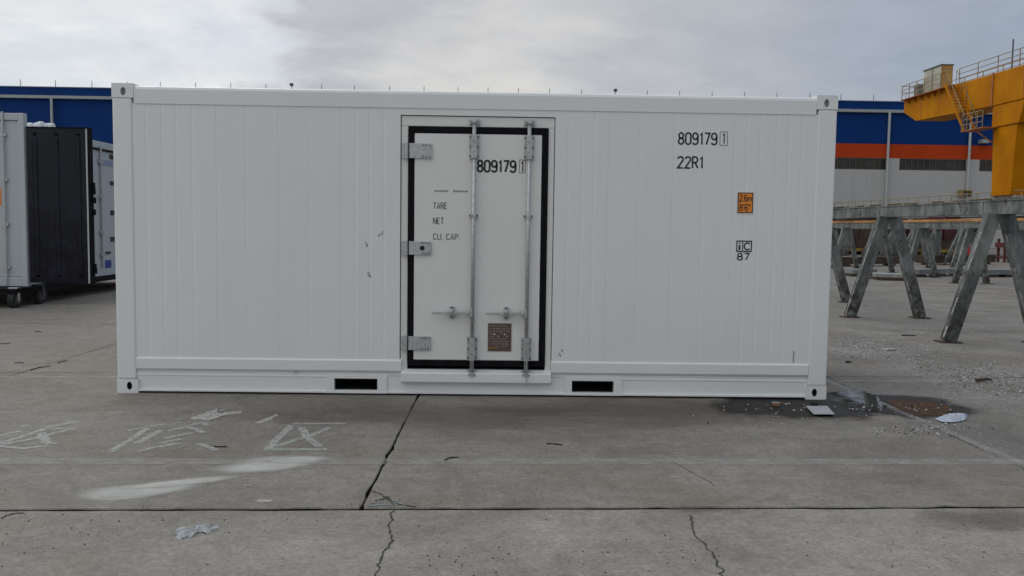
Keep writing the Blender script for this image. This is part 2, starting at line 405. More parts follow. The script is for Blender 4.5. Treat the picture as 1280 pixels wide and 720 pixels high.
# stroke alphabet for the stencilled numbers (unit height, origin bottom left)
def _arc(cx, cy, rx, ry, a0, a1, n=10): return [(cx+rx*math.cos(R(a0+(a1-a0)*i/n)), cy+ry*math.sin(R(a0+(a1-a0)*i/n))) for i in range(n+1)]
def _oval(cx, cy, rx, ry, n=18): return [(cx+rx*math.cos(2*math.pi*i/n), cy+ry*math.sin(2*math.pi*i/n)) for i in range(n)]
GL = {
 '0': (.42, [(_arc(.21,.79,.21,.21,0,180)+_arc(.21,.21,.21,.21,180,360), 1)]),
 '8': (.42, [(_oval(.21,.76,.18,.24), 1), (_oval(.21,.26,.21,.26), 1)]),
 '9': (.42, [(_oval(.21,.72,.21,.28), 1), ([(.42,.72),(.42,.3)]+_arc(.21,.22,.21,.22,0,-165), 0)]),
 '6': (.42, [(_oval(.21,.28,.21,.28), 1), ([(0,.28),(0,.7)]+_arc(.21,.78,.21,.22,180,15), 0)]),
 '1': (.24, [([(.04,.80),(.17,.97),(.17,0)], 0)]),
 '7': (.40, [([(0,1),(.40,1),(.14,0)], 0)]),
 '2': (.42, [(_arc(.21,.78,.21,.22,170,-25)+[(.0,.0),(.43,.0)], 0)]),
 'R': (.42, [([(0,0),(0,1),(.2,1)]+_arc(.2,.75,.2,.25,90,-90)+[(0,.5)], 0), ([(.2,.5),(.43,0)], 0)]),
 'T': (.40, [([(0,1),(.4,1)], 0), ([(.2,1),(.2,0)], 0)]),
 'A': (.44, [([(0,0),(.22,1),(.44,0)], 0), ([(.08,.32),(.36,.32)], 0)]),
 'E': (.36, [([(.36,1),(0,1),(0,0),(.36,0)], 0), ([(0,.52),(.3,.52)], 0)]),
 'N': (.42, [([(0,0),(0,1)], 0), ([(.02,1),(.40,0)], 0), ([(.42,0),(.42,1)], 0)]),
 'C': (.40, [(_arc(.21,.78,.21,.22,15,180)+_arc(.21,.22,.21,.22,180,345), 0)]),
 'c': (.62, [(_arc(.34,.5,.32,.42,40,320,14), 0)]),
 'U': (.42, [([(0,1)]+_arc(.21,.22,.21,.22,180,360)+[(.42,1)], 0)]),
 'P': (.40, [([(0,0),(0,1),(.19,1)]+_arc(.19,.74,.21,.26,90,-90)+[(0,.48)], 0)]),
 'm': (.62, [([(0,0),(0,.62)], 0), ([(0,.45)]+_arc(.15,.47,.15,.15,180,0)+[(.30,0)], 0), ([(.30,.45)]+_arc(.46,.47,.16,.15,180,0)+[(.62,0)], 0)]),
 '.': (.10, [([(.05,0),(.05,.14)], 0)]), "'": (.10, [([(.05,1),(.05,.74)], 0)]), '"': (.2, [([(.03,1),(.03,.74)], 0), ([(.17,1),(.17,.74)], 0)]),
 'i': (.14, [([(.07,0),(.07,.68)], 0), ([(.07,.84),(.07,1.0)], 0)]), ' ': (.3, []),
}
def write(mb, text, x, z, h, width, y, sw=.13, gap=.17):
    """lettering on the plane y = const, fitted to the given width"""
    tot = sum(GL[c][0] for c in text) + gap*(len(text)-1); sx = width/tot; u = x
    for c in text:
        w, strokes = GL[c]
        for pts, cl in strokes:
            ribbon(mb, [(u+p[0]*sx, z+p[1]*h) for p in pts], sw*h, lambda a, b: (a, y, b), bool(cl))
        u += (w+gap)*sx
def frame_lines(mb, x0, z0, x1, z1, t, y):
    for a in ((x0, z0, x1, z0+t), (x0, z1-t, x1, z1), (x0, z0+t, x0+t, z1-t), (x1-t, z0+t, x1, z1-t)):
        mb.add([(a[0], y, a[1]), (a[2], y, a[1]), (a[2], y, a[3]), (a[0], y, a[3])], [(0, 1, 2, 3)])

# ------------------------------------------------------------------ ground: bed, concrete slabs with open joints, far yard
g = MB(); g.add([(-1500,-300,-.06),(1500,-300,-.06),(1500,2500,-.06),(-1500,2500,-.06)], [(0,1,2,3)])
ground = tag(g.build('ground', M['joint']), kind='structure')
XJ = [-9.1, -5.2, -1.33, 2.545, 6.5, 10.45, 14.4, 18.35, 22.3]
YJ = [-10.8, -6.85, -2.93, 1.05, 5.02, 9.0, 13.0, 17.0, 21.0, 25.0]
XJ2 = [-9.1, -5.2, -3.3, .42, 6.25, 12.1, 15.0, 18.35, 22.3]          # the front rows are cast in longer bays
def jnode(i, j, X=None): X = X or XJ; return Vector((X[i]+.010*YJ[j], YJ[j]+.030*(X[i]-2.5), 0))
def slab(i, j):
    XX = XJ2 if j < 2 else XJ
    c = [jnode(i, j, XX), jnode(i+1, j, XX), jnode(i+1, j+1, XX), jnode(i, j+1, XX)]; rim = []
    gaps = [.027 if j == 2 else .012, .007, .027 if j == 1 else .012, .007]
    if XJ[i] > 6: gaps[3] = .006
    if i == 2 and j > 1: gaps[1] = .008
    if i == 3 and j > 1: gaps[3] = .008; gaps[1] = .006
    if j > 1 and i == 1: gaps[1] = .003
    if j > 1 and i == 2: gaps[3] = .003
    cen = sum(c, Vector())/4
    for k in range(4):
        a, b = c[k], c[(k+1) % 4]; d = b-a; n = Vector((-d.y, d.x, 0)).normalized(); N = 46 if j in (1, 2) else 14
        if n.dot(cen-a) < 0: n = -n
        for q in range(N):
            t = (q+.02)/N; e = gaps[k]*.5 + random.random()**3*(.012 if k in (0, 2) else .006)
            if random.random() < .06: e += random.uniform(.004, .014)
            tt = min(max(t, .004), .996); rim.append(a+d*tt+n*e)
    n = len(rim); mb = MB()
    low = [p+Vector((0,0,-.055)) for p in rim]; bev = [p+(cen-p).normalized()*.006 for p in rim]
    rim2 = [p+Vector((0,0,-.006)) for p in rim]
    mb.add(bev+rim2+low, [tuple(range(n))] + [(k, (k+1)%n, n+(k+1)%n, n+k) for k in range(n)] + [(n+k, n+(k+1)%n, 2*n+(k+1)%n, 2*n+k) for k in range(n)])
    mat = M['conc3'] if XX[i] > 6 and j >= 2 else M['conc2'] if j < 2 else M['conc']
    mb.mi = [0]*(1+n)+[1]*n
    return mb.build('concrete_slab', None, ground, mats=[mat, M['joint']])
SL = {}
for j in range(len(YJ)-1):
    for i in range(len(XJ)-1): SL[i, j] = slab(i, j)
e0, e1, e2, e3 = jnode(0, 0), jnode(len(XJ)-1, 0), jnode(len(XJ)-1, len(YJ)-1), jnode(0, len(YJ)-1)
y = MB(); B = [(-1500,-300,0),(1500,-300,0),(1500,2500,0),(-1500,2500,0)]
y.add([e0, e1, e2, e3]+B, [(4,5,1,0),(5,6,2,1),(6,7,3,2),(7,4,0,3)])
tag(y.build('yard', M['conc3']), kind='structure')

def crack(pts, w, parent, z=.003, jit=.006, seg=9):
    P = []
    for a, b in zip(pts, pts[1:]):
        a, b = Vector(a), Vector(b)
        for k in range(seg):
            p = a.lerp(b, k/seg); P.append((p.x+random.gauss(0, jit), p.y+random.gauss(0, jit*.5)))
    P.append(tuple(pts[-1][:2])); mb = MB(); n = len(P)
    for k in range(n-1):
        ribbon(mb, [P[k], P[k+1]], w*random.uniform(.5, 1.4), lambda u, v: (u, v, z+k*1e-6))
    return mb.build('crack', M['crack'], parent)
gp = lambda *q: [G(*p) for p in q]
crack(gp((491,637),(486,662),(490,676),(476,695),(470,722)), .0075, SL[3, 1])
crack(gp((864,644),(866,664),(884,684),(897,702),(905,722)), .0065, SL[3, 1])
crack(gp((840,577),(868,592),(895,608)), .004, SL[3, 2], jit=.004)
crack(gp((462,614),(478,619),(495,630),(520,634)), .007, SL[3, 2], jit=.01)
crack(gp((468,627),(482,622),(492,632)), .008, SL[3, 2], jit=.012)
crack(gp((0,648),(14,643),(30,641)), .01, SL[2, 1])
# spalled corner: loose chips in the break
sp = MB()
for k in range(60):
    t = random.random(); p = G(462+t*45+random.gauss(0, 4), 634-random.random()*10*(1-abs(t-.5)))
    s = random.uniform(.003, .010); sp.box(p.x-s, p.y-s*.8, -.002, p.x+s, p.y+s*.8, s*.5)
tag(sp.build('chip_debris', M['greysteel']), 'loose dark chips in the broken slab corner at the joint', 'debris', kind='stuff')

# ------------------------------------------------------------------ paint and stains on the yard (thin sheets, 4 mm apart)
def strip(name, a, b, w, z, mat):
    mb = MB(); ribbon(mb, [(a.x+(b.x-a.x)*k/20, a.y+(b.y-a.y)*k/20) for k in range(21)], w, lambda u, v: (u, v, z)); return mb.build(name, mat)
a, b = G(-30, 577), G(1310, 577.5)
tag(strip('painted_line', a+(a-b)*1.5, b+(b-a)*.05, .125, .0022, M['line']), 'worn white line painted across the yard in front of the container', 'line', kind='structure')
a, b = G(-60, 471), G(152, 472)
tag(strip('painted_line', a+(a-b)*2, b+(b-a)*6, .07, .0022, M['line2']), kind='structure')
a, b = G(-60, 402.5), G(152, 403)
tag(strip('painted_line', a+(a-b)*2, b+(b-a)*8, .08, .0022, M['line2']), kind='structure')
a, b = Vector((6.43, 1.2, 0)), Vector((6.57, -2.6, 0))
tag(strip('painted_line', a, b, .075, .0025, M['line']), kind='structure')

def character(strokes, name, label):
    mb = MB(); zz = .0014
    for k, (pts, w) in enumerate(strokes):
        P = [G(*p) for p in pts]; zk = zz+k*.00012
        Q = []
        for s0, s1 in zip(P, P[1:]):
            for q in range(5): Q.append(s0.lerp(s1, q/5))
        Q.append(P[-1])
        ribbon(mb, [(p.x+random.gauss(0, .002), p.y+random.gauss(0, .002)) for p in Q], min(w, .066)*.92, lambda u, v: (u, v, zk))
    return tag(mb.build(name, M['charpaint']), label, 'marking', 'characters painted on the yard')
c1 = lambda *q: [(x/5.141, 490+y/5.141) for x, y in q]
c2 = lambda *q: [(200+x/5.12, 490+y/5.12) for x, y in q]
character([(c1((-60,300),(70,262),(140,255)), .045), (c1((125,226),(180,214)), .06), (c1((-90,352),(20,325),(100,300),(300,235)), .05), (c1((290,230),(520,190)), .05),
           (c1((20,336),(200,305),(330,270),(490,235)), .05), (c1((300,238),(490,235)), .03), (c1((262,265),(285,300),(300,330)), .10), (c1((290,331),(370,331)), .04), (c1((-40,340),(20,350),(150,365),(320,345)), .045)],
          'painted_character', 'worn white brush character painted on the concrete at the left edge')
character([(c1((820,248),(950,225),(1065,205)), .04), (c1((710,385),(800,330),(950,235)), .05), (c1((880,330),(960,285),(1040,245)), .055), (c1((890,380),(1010,355),(1131,330)), .04),
           (c2((50,250),(170,225)), .045), (c2((20,300),(200,262)), .045), (c2((0,330),(140,300)), .045), (c2((0,352),(130,330)), .04), (c2((80,208),(125,195)), .03),
           (c2((160,220),(220,238),(280,262)), .05), (c2((190,215),(265,198),(305,215)), .05), (c2((245,332),(300,350),(360,375)), .05)],
          'painted_character', 'worn white character of many slanting strokes below the mortar smear')
character([(c2((850,203),(1185,202)), .05), (c2((845,212),(770,280),(690,365)), .06), (c2((670,369),(1065,368)), .05), (c2((745,348),(860,310),(950,285),(1090,228)), .05), (c2((905,226),(940,285),(1020,352)), .06)],
          'painted_character', 'worn white character of a cross inside an open box on the concrete')

def disc(name, loc, rx, ry, rot, z, mat, n=40):
    mb = MB(); mb.add([(math.cos(2*math.pi*k/n), math.sin(2*math.pi*k/n), 0) for k in range(n)], [tuple(range(n))])
    o = mb.build(name, mat); o.location = (loc.x, loc.y, z); o.scale = (rx, ry, 1); o.rotation_euler = (0, 0, rot); return o
for lab, parts in (('pale dusty overspray wedge on the concrete below the white line', ((150,617,.30,.20,.1),(178,613,.40,.17,.3),(222,604,.44,.09,.38))),
                   ('pale dusty overspray wedge crossing the white line below the boxed cross', ((352,577,.36,.17,.15),(330,583,.40,.18,.35),(372,575,.26,.11,.2)))):
    p0 = G(*parts[0][:2]); ov = thing('paint_overspray', lab, 'stain', (p0.x, p0.y, 0))
    for k, (px, py, rx, ry, rt) in enumerate(parts):
        p = G(px, py); o = disc('spray_patch', p-p0, rx, ry, rt, .0028+.0002*k, M['dust']); o.parent = ov
tag(disc('brown_patch', Vector((4.6,-.55,0)), 1.9, .75, .0, .0010, M['darker_brown']), kind='structure')
tag(disc('brown_patch', Vector((2.6,-.75,0)), 2.2, .7, .0, .0012, M['darker_brown']), kind='structure')
tag(disc('wet_patch', Vector((5.72,-.28,0)), 1.0, .66, .0, .0018, M['wet']), kind='structure')
tag(disc('wet_patch', Vector((6.62,-.22,0)), .75, .60, -.1, .0021, M['wet']), kind='structure')
M['oil'] = softpatch('old_oil_stain', (.085, .078, .070), .30, .8, 1.2, 4.5, .2, .1)
for c_, rx, ry, rt in ((G(880,637), .30, .09, 0), (G(1235,650), .6, .28, 0)):
    tag(disc('oil_stain', c_, rx, ry, rt, .0008, M['oil']), kind='structure')
def blob(name, pts, z, mat, rough=.01, thick=0.0, jit=.0):
    P = []
    for a, b in zip(pts, pts[1:]+pts[:1]):
        a, b = Vector(a), Vector(b)
        for k in range(6):
            p = a.lerp(b, k/6); P.append(Vector((p.x+random.gauss(0, rough), p.y+random.gauss(0, rough), z)))
    cen = sum(P, Vector())/len(P); n = len(P); mb = MB()
    if thick:
        top = [p.lerp(cen, .12)+Vector((0, 0, thick+random.uniform(-.3, .3)*thick)) for p in P]; mid = [p.lerp(cen, .55)+Vector((0,0,thick*random.uniform(.7,1.5))) for p in P]
        mb.add(P+top+mid+[cen+Vector((0,0,thick))], [(k, (k+1)%n, n+(k+1)%n, n+k) for k in range(n)] + [(n+k, n+(k+1)%n, 2*n+(k+1)%n, 2*n+k) for k in range(n)] + [(2*n+k, 2*n+(k+1)%n, 3*n) for k in range(n)])
    else: mb.add(P, [tuple(range(n))])
    return mb.build(name, mat)
tag(blob('puddle', gp((1032,492),(1052,489),(1078,489),(1094,494),(1101,503),(1110,509),(1098,516),(1080,514),(1066,509),(1052,506),(1038,500)), .0030, M['water']), 'dark oily puddle beside the right bottom corner of the container', 'puddle', kind='structure')
tag(blob('mud_patch', gp((1110,501),(1128,500),(1160,503),(1184,507),(1192,513),(1176,520),(1150,520),(1128,514),(1116,508)), .0034, M['mud'], .012), 'wet orange brown mud between the puddle and the plastic bag', 'mud', kind='structure')
mo = []
tag(blob('mortar_smear', gp((238,524),(252,517),(274,511),(280,512),(272,517),(302,514),(303,517),(284,519),(262,526)), .0030, M['mortar'], .012), 'rough pinkish white mortar smear behind the middle painted character', 'stain')
tag(blob('mortar_smear', gp((318,529),(330,524),(346,518),(348,520),(338,526),(322,530)), .0032, M['mortar'], .008), 'small pinkish white mortar streak above the boxed cross character', 'stain')
sp1 = blob('cement_spill', gp((214,667),(226,659),(240,662),(252,655),(268,656),(273,661),(262,667),(246,665),(240,672),(222,674)), .001, M['splat'], .008, .006)
tag(sp1, 'grey lumpy splash of dried cement on the near concrete slab', 'spill')
for lab, p, rx in (('pale chip on the concrete below the overspray', G(311,607), .03), ('pale chip on the near side of the painted line', G(331,626), .05)):
    q = blob('paint_fleck', [p+Vector((rx*math.cos(t), .5*rx*math.sin(t), 0)) for t in [k*1.05 for k in range(6)]], .002, M['mortar'], .006); tag(q, lab, 'stain')

# ------------------------------------------------------------------ the white refrigerated container
L_, H_, W_ = 6.058, 2.591, 2.438
rc = thing('refrigerated_container', 'white refrigerated container with a black gasketed side door and 809179 lettering', 'container')
def casting(x0, z0, side, hole_mat, fy, hx, hz):
    """corner casting with an oval hole in the face fy"""
    mb = MB(); w, h, d = .178, .118, .162; x1, z1 = x0+w, z0+h
    s = 1 if fy < 1 else -1; n = 24; rx, rz = .022, .034
    ring = [(x0+hx+rx*math.cos(2*math.pi*k/n), fy, z0+hz+rz*math.sin(2*math.pi*k/n)) for k in range(n)]
    outer = []
    for k in range(n):
        t = 2*math.pi*k/n; c_, s_ = math.cos(t), math.sin(t); kx = ((w-hx) if c_ > 0 else hx)/max(abs(c_), 1e-6); kz = ((h-hz) if s_ > 0 else hz)/max(abs(s_), 1e-6); kk = min(kx, kz)
        outer.append((x0+hx+kk*c_, fy, z0+hz+kk*s_))
    # put exact corners in
    for cx, cz in ((x0,z0),(x1,z0),(x1,z1),(x0,z1)):
        k = min(range(n), key=lambda i: (outer[i][0]-cx)**2+(outer[i][2]-cz)**2); outer[k] = (cx, fy, cz)
    back = [(p[0], fy+s*.05, p[2]) for p in ring]
    mb.add(ring+outer+back, [(k, (k+1)%n, n+(k+1)%n, n+k) for k in range(n)], 0)
    m0 = len(mb.v); mb.add(ring+back, [(k, (k+1)%n, n+(k+1)%n, n+k) for k in range(n)] + [tuple(range(n, 2*n))], 1)
    y1 = fy+s*d
    mb.add(outer+[(p[0], y1, p[2]) for p in outer], [(k, (k+1)%n, n+(k+1)%n, n+k) for k in range(n)] + [tuple(range(n, 2*n))], 0)
    return mb.build('corner_casting', None, rc, mats=[M['white'], hole_mat])
for fy in (-.003, W_+.003):
    casting(0, 0, 0, M['dark'], fy, .105, .062); casting(L_-.178, 0, 1, M['dark'], fy, .075, .062)
    casting(0, H_-.118, 0, M['white_in'], fy, .095, .052); casting(L_-.178, H_-.118, 1, M['white_in'], fy, .083, .052)
for x0 in (.0, L_-.162):
    for y0 in (.0, W_-.15):
        MB().box(x0, y0, .1185, x0+.162, y0+.15, H_-.1185).build('corner_post', M['white'], rc, bevel=.014)
for y0 in (.003, W_-.075):
    mb = MB()
    # top rail: rounded upper edge
    s = 1 if y0 < 1 else -1; yf = y0 if s == 1 else W_-.003
    prof = [(yf, 2.428), (yf, 2.545), (yf+s*.008, 2.564), (yf+s*.026, 2.573), (yf+s*.09, 2.573), (yf+s*.09, 2.428)]
    mb.prism([(.1785, p[0], p[1]) for p in prof], (L_-.357, 0, 0)); mb.build('top_rail', M['white'], rc)
# bottom rail in lengths between the fork pockets
prof = [(.016, .312), (-.001, .300), (-.003, .294), (-.003, .214), (.012, .196), (.020, .192), (.020, .166), (.014, .160), (.014, .150), (.018, .146), (.018, .036), (-.001, .032), (-.001, .018), (.09, .018), (.09, .312)]
low = [(.09, .163), (.018, .163)] + [p for p in prof[9:14]]
for x0, x1, pr in ((.163, 1.76, prof), (1.76, 2.402, prof[:9]+[(.09, .160)]), (3.678, 3.80, prof[:9]+[(.09, .160)]), (4.29, L_-.163, prof)):
    if pr is prof: MB().prism([(x0, p[0], p[1]) for p in pr], (x1-x0, 0, 0)).build('bottom_rail', M['white'], rc)
    else: MB().prism([(x0, p[0], p[1]) for p in prof[:7]+[(.09, .166), (.09, .312)]], (x1-x0, 0, 0)).build('bottom_rail', M['white'], rc)
MB().prism([(3.80, p[0], p[1]) for p in prof[:7]+[(.09, .166), (.09, .312)]], (.49, 0, 0)).build('bottom_rail', M['white'], rc)
def pocket_plate(x0, x1, hx0, hx1, hz0=.040, hz1=.142):
    mb = MB(); yf = .004; z0, z1 = .018, .1655
    mb.box(x0, yf, z0, hx0, .05, z1); mb.box(hx1, yf, z0, x1, .05, z1); mb.box(hx0, yf, hz1, hx1, .05, z1); mb.box(hx0, yf, z0, hx1, .05, hz0)
    o = mb.build('fork_pocket', M['white'], rc)
    t = MB(); d = 1.1
    t.add([(hx0-.001, .051, hz0-.001), (hx1+.001, .051, hz0-.001), (hx1+.001, .051, hz1+.001), (hx0-.001, .051, hz1+.001), (hx0-.001, d, hz0-.001), (hx1+.001, d, hz0-.001), (hx1+.001, d, hz1+.001), (hx0-.001, d, hz1+.001)],
          [(0,1,5,4),(1,2,6,5),(2,3,7,6),(3,0,4,7),(4,5,6,7)])
    t.build('pocket_tunnel', M['dark'], o)
    MB().box(x0+.001, -.001, .0165, x1-.001, .0035, .032).build('pocket_lip', M['white'], o)
pocket_plate(1.76, 2.28, 1.831, 2.198); pocket_plate(3.80, 4.29, 3.861, 4.221)
MB().prism([(2.28, p[0], p[1]) for p in low], (1.52, 0, 0)).build('bottom_rail', M['white'], rc)
MB().box(.163, W_-.09, .018, L_-.163, W_-.004, .312).build('bottom_rail', M['white'], rc)
MB().tube((.163+.163*8.2, .012, .197), (.163+.163*8.2, -.004, .197), .011, 10).build('drain_plug', M['galv'], rc)
# side sheets with pressed grooves; seams between sheets
GR = [.172, .27, .402, .52, .652, 1.10, 1.62, 2.009, 2.128, 2.245, 3.796, 3.913, 4.014, 4.40, 4.94, 5.301, 5.417, 5.555, 5.66, 5.769]
def sheet(x0, x1, name='side_panel', yf=.010, z0=.300, z1=2.430):
    xs = [(x0, yf+.0017), (x0+.004, yf)]
    for gx in GR:
        if x0+.03 < gx < x1-.03: gd_ = .0018 if gx not in (1.10, 1.62, 4.40, 4.94) else .0012; xs += [(gx-.013, yf), (gx-.005, yf+gd_), (gx+.005, yf+gd_), (gx+.013, yf)]
    xs += [(x1-.004, yf), (x1, yf+.0017)]; n = len(xs); mb = MB()
    mb.add([(a, b_, z0) for a, b_ in xs]+[(a, b_, z1) for a, b_ in xs], [(k, k+1, n+k+1, n+k) for k in range(n-1)])
    mb.add([(x0, yf+.0017, z0), (x1, yf+.0017, z0), (x1, .06, z0), (x0, .06, z0), (x0, yf+.0017, z1), (x1, yf+.0017, z1), (x1, .06, z1), (x0, .06, z1)], [(2,3,7,6),(0,1,2,3),(4,5,6,7),(0,3,7,4),(1,2,6,5)])
    return mb.build(name, M['white'], rc)
for x0, x1 in ((.161, .85), (.8505, 1.366), (1.3665, 1.883), (1.8835, 2.386), (3.682, 4.132), (4.1325, 4.680), (4.6805, 5.193), (5.1935, 5.898)): sheet(x0, x1)
sheet(2.386, 3.682, 'header_panel', .010, 2.372, 2.4295)
MB().box(.02, .161, .1, .09, W_-.16, 2.48).build('end_wall', M['white'], rc)
MB().box(L_-.09, .161, .1, L_-.02, W_-.16, 2.48).build('end_wall', M['white'], rc)
MB().box(.163, W_-.06, .312, L_-.163, W_-.012, 2.43).build('rear_wall', M['white'], rc)
MB().box(.09, .094, 2.50, L_-.09, W_-.094, 2.555).build('roof', M['white'], rc)
MB().box(.10, .101, .11, L_-.10, W_-.101, .17).build('floor_frame', M['dark'], rc)
# door frame, gasket, leaf
FX0, FX1, FZ1 = 2.392, 3.676, 2.366
fr = MB(); fr.box(FX0, .024, 2.282, FX1, .08, FZ1); fr.build('door_header', M['door'], rc, bevel=.003)
MB().box(FX0, .024, .225, 2.449, .08, 2.2805).build('door_jamb', M['door'], rc, bevel=.003)
MB().box(3.627, .024, .225, FX1, .08, 2.2805).build('door_jamb', M['door'], rc, bevel=.003)
MB().prism([(2.403, a_, b_) for a_, b_ in ((.08,.226),(.026,.226),(.010,.214),(-.030,.206),(-.036,.198),(-.036,.128),(-.028,.118),(.08,.118))], (1.274, 0, 0)).build('door_sill', M['white'], rc)
dr = MB().box(2.503, .008, .309, 3.572, .09, 2.222).build('door', M['door'], rc, bevel=.006)
gk = MB()
for a_ in ((2.453, 2.226, 3.622, 2.276), (2.453, .256, 3.622, .305), (2.453, .3055, 2.500, 2.2255), (3.575, .3055, 3.622, 2.2255)):
    gk.prism([(a_[0], .03, a_[1]), (a_[2], .03, a_[1]), (a_[2], .03, a_[3]), (a_[0], .03, a_[3])], (0, -.026, 0))
gk.build('gasket', M['rubber'], dr, bevel=.004)
# hinges
for k, (z0, z1) in enumerate(((2.008, 2.140), (1.200, 1.322), (.390, .516))):
    hb = MB().box(2.462, -.010, z0+.004, 2.648, .0035, z1-.004).build('hinge', M['galv'], dr, bevel=.002)
    MB().tube((2.437, -.002, z0), (2.437, -.002, z1), .017, 12).build('hinge_knuckle', M['galv'], hb, smooth=False)
    MB().box(2.398, -.004, z0+.006, 2.4195, .0238, z1-.006).build('hinge_strap', M['galv'], hb)
    bo = MB()
    for bx in (2.578, 2.604, 2.630):
        for bz in (z0+.018, z1-.018): bo.tube((bx, -.0095, bz), (bx, -.016, bz), .0062, 6)
    bo.build('hinge_bolt', M['bolt'], hb)
    if k == 1: MB().tube((2.575, -.0098, (z0+z1)/2), (2.575, -.014, (z0+z1)/2), .020, 16).build('key_hole', M['dark'], hb)
# lock rods
for k, rx in enumerate((3.003, 3.463)):
    rod = MB().tube((rx, -.030, .205), (rx, -.030, 2.318), .0165, 14).build('lock_rod', M['galv'], dr, smooth=True)
    for z0, z1 in ((2.012, 2.216), (.312, .512)):
        pl = MB(); pl.box(rx-.042, -.0125, z0, rx+.042, .0078, z1); pl.box(rx-.023, -.052, z0+.004, rx+.023, -.013, z1-.004)
        for bz in (z0+.022, (z0+z1)/2, z1-.022):
            for s in (-1, 1): pl.tube((rx+s*.033, -.012, bz), (rx+s*.033, -.021, bz), .0075, 6, mi=1)
        for bz in (z0+.06, z1-.06): pl.tube((rx, -.0515, bz), (rx, -.056, bz), .0045, 6, mi=1)
        pl.build('bearing_plate', None, rod, mats=[M['galv'], M['bolt']])
    gd = MB(); gd.box(rx-.036, -.012, 1.530, rx+.036, .0078, 1.552); gd.box(rx-.022, -.05, 1.527, rx+.022, -.0125, 1.555)
    for s in (-1, 1): gd.tube((rx+s*.029, -.0115, 1.541), (rx+s*.029, -.021, 1.541), .008, 6, mi=1)
    gd.build('guide_bracket', None, rod, mats=[M['galv'], M['bolt']])
    for zc, s in ((2.322, 1), (.198, -1)):
        cm = MB(); cm.box(rx-.018, -.052, zc-.016, rx+.018, -.004, zc+.016); cm.box(rx-.034, -.044, zc+s*.004-.008, rx+.032, -.008, zc+s*.004+.008)
        cm.tube((rx+.022, -.012, zc-.03), (rx+.022, -.012, zc+.03), .008, 8); cm.tube((rx-.026, -.012, zc-.022), (rx-.026, -.012, zc+.022), .007, 8)
        cm.box(rx-.045, -.006, zc-.022, rx+.045, .0238, zc+.022, 0)
        cm.build('cam', M['galv'], rod, bevel=.002)
    # handle
    zh = .716; hx = rx-.343
    hd = MB(); hd.bar((hx, -.048, zh), (rx-.045, -.048, zh+.002), .012, .020); hd.box(rx-.062, -.062, zh-.020, rx-.018, -.020, zh+.026); hd.box(rx-.03, -.056, zh-.03, rx+.0, -.03, zh+.03)
    hd.tube((rx-.040, -.060, zh+.004), (rx-.040, -.072, zh+.004), .017, 12, .012)
    hd.build('handle', M['galv'], rod, bevel=.002)
    lx = rx-.174
    lt = MB(); lt.box(lx-.020, -.014, zh-.048, lx+.020, .0078, zh+.056); lt.box(lx-.062, -.058, zh-.010, lx+.062, -.0145, zh+.012); lt.tube((lx, -.05, zh+.018), (lx, -.078, zh+.018), .022, 12, .014)
    lt.build('latch', M['galv'], rod, bevel=.002)
    bt = MB(); bt.tube((lx, -.0135, zh+.045), (lx, -.024, zh+.045), .009, 6); bt.tube((lx, -.0135, zh-.036), (lx, -.024, zh-.036), .009, 6); bt.build('latch_bolt', M['bolt'], rod)
    ba = MB(); ba.tube((lx, -.079, zh+.020), (lx, -.086, zh+.020), .014, 12, .009); ba.build('latch_cap', M['chrome'], rod)
sl = MB(); sl.bar((3.463-.035, -.054, .505), (3.463, -.060, .45), .006, .008); sl.bar((3.463+.035, -.054, .505), (3.463, -.060, .45), .006, .008); sl.bar((3.463, -.060, .45), (3.470, -.052, .09), .006, .008)
sl.build('seal_strap', M['galv'], dr)
# data plate
dp = MB().box(3.135, .0035, .389, 3.337, .0078, .630).build('data_plate', M['plate'], dr)
ti = MB(); yl = .0028
rnd = random.Random(4)
for r_ in range(9):
    zt = .612-.022*r_; xx = 3.150
    while xx < 3.30:
        w = rnd.uniform(.008, .030); w = min(w, 3.322-xx)
        if not (r_ in (3, 4) and rnd.random() < .35): ti.add([(xx, yl, zt-.009), (xx+w, yl, zt-.009), (xx+w, yl, zt-.001), (xx, yl, zt-.001)], [(0,1,2,3)])
        xx += w+rnd.uniform(.004, .010)
frame_lines(ti, 3.135, .389, 3.337, .630, .0035, yl)
ti.build('plate_print', M['plate_ink'], dp)
gb = MB(); gb.add([(3.140, yl, .412), (3.22, yl, .412), (3.22, yl, .432), (3.140, yl, .432)], [(0,1,2,3)]); gb.build('plate_band', M['plate_gold'], dp)
rv = MB()
for bx in (3.192, 3.279): rv.tube((bx, .003, .536), (bx, -.004, .536), .0075, 10)
rv.build('rivet', M['chrome'], dp)
# lettering on the door
yd = .0065
t = MB(); write(t, '809179', 3.033, 1.910, .092, .318, yd, .185); t.build('number_lettering', M['ink'], dr)
t = MB(); write(t, '1', 3.398, 1.914, .086, .020, yd, .135); frame_lines(t, 3.382, 1.902, 3.434, 2.014, .004, yd); t.build('check_digit', M['ink'], dr)
for tx_, a_ in (('TARE', (2.666, 1.594, .050, .112)), ('NET', (2.666, 1.467, .050, .084)), ('CU.', (2.667, 1.335, .048, .078)), ('CAP.', (2.777, 1.335, .048, .112))):
    t = MB(); write(t, tx_, *a_, yd, .14); t.build('weight_lettering', M['greyink'], dr)
t = MB(); xx = 2.674; rnd = random.Random(9)
while xx < 2.945:
    w = rnd.uniform(.006, .012)
    if not 2.79 < xx < 2.825: t.add([(xx, yd, 1.735), (xx+w, yd, 1.735), (xx+w, yd, 1.735+rnd.uniform(.012, .018)), (xx, yd, 1.751)], [(0,1,2,3)])
    xx += w+.006
t.build('worn_lettering', M['greyink'], dr)
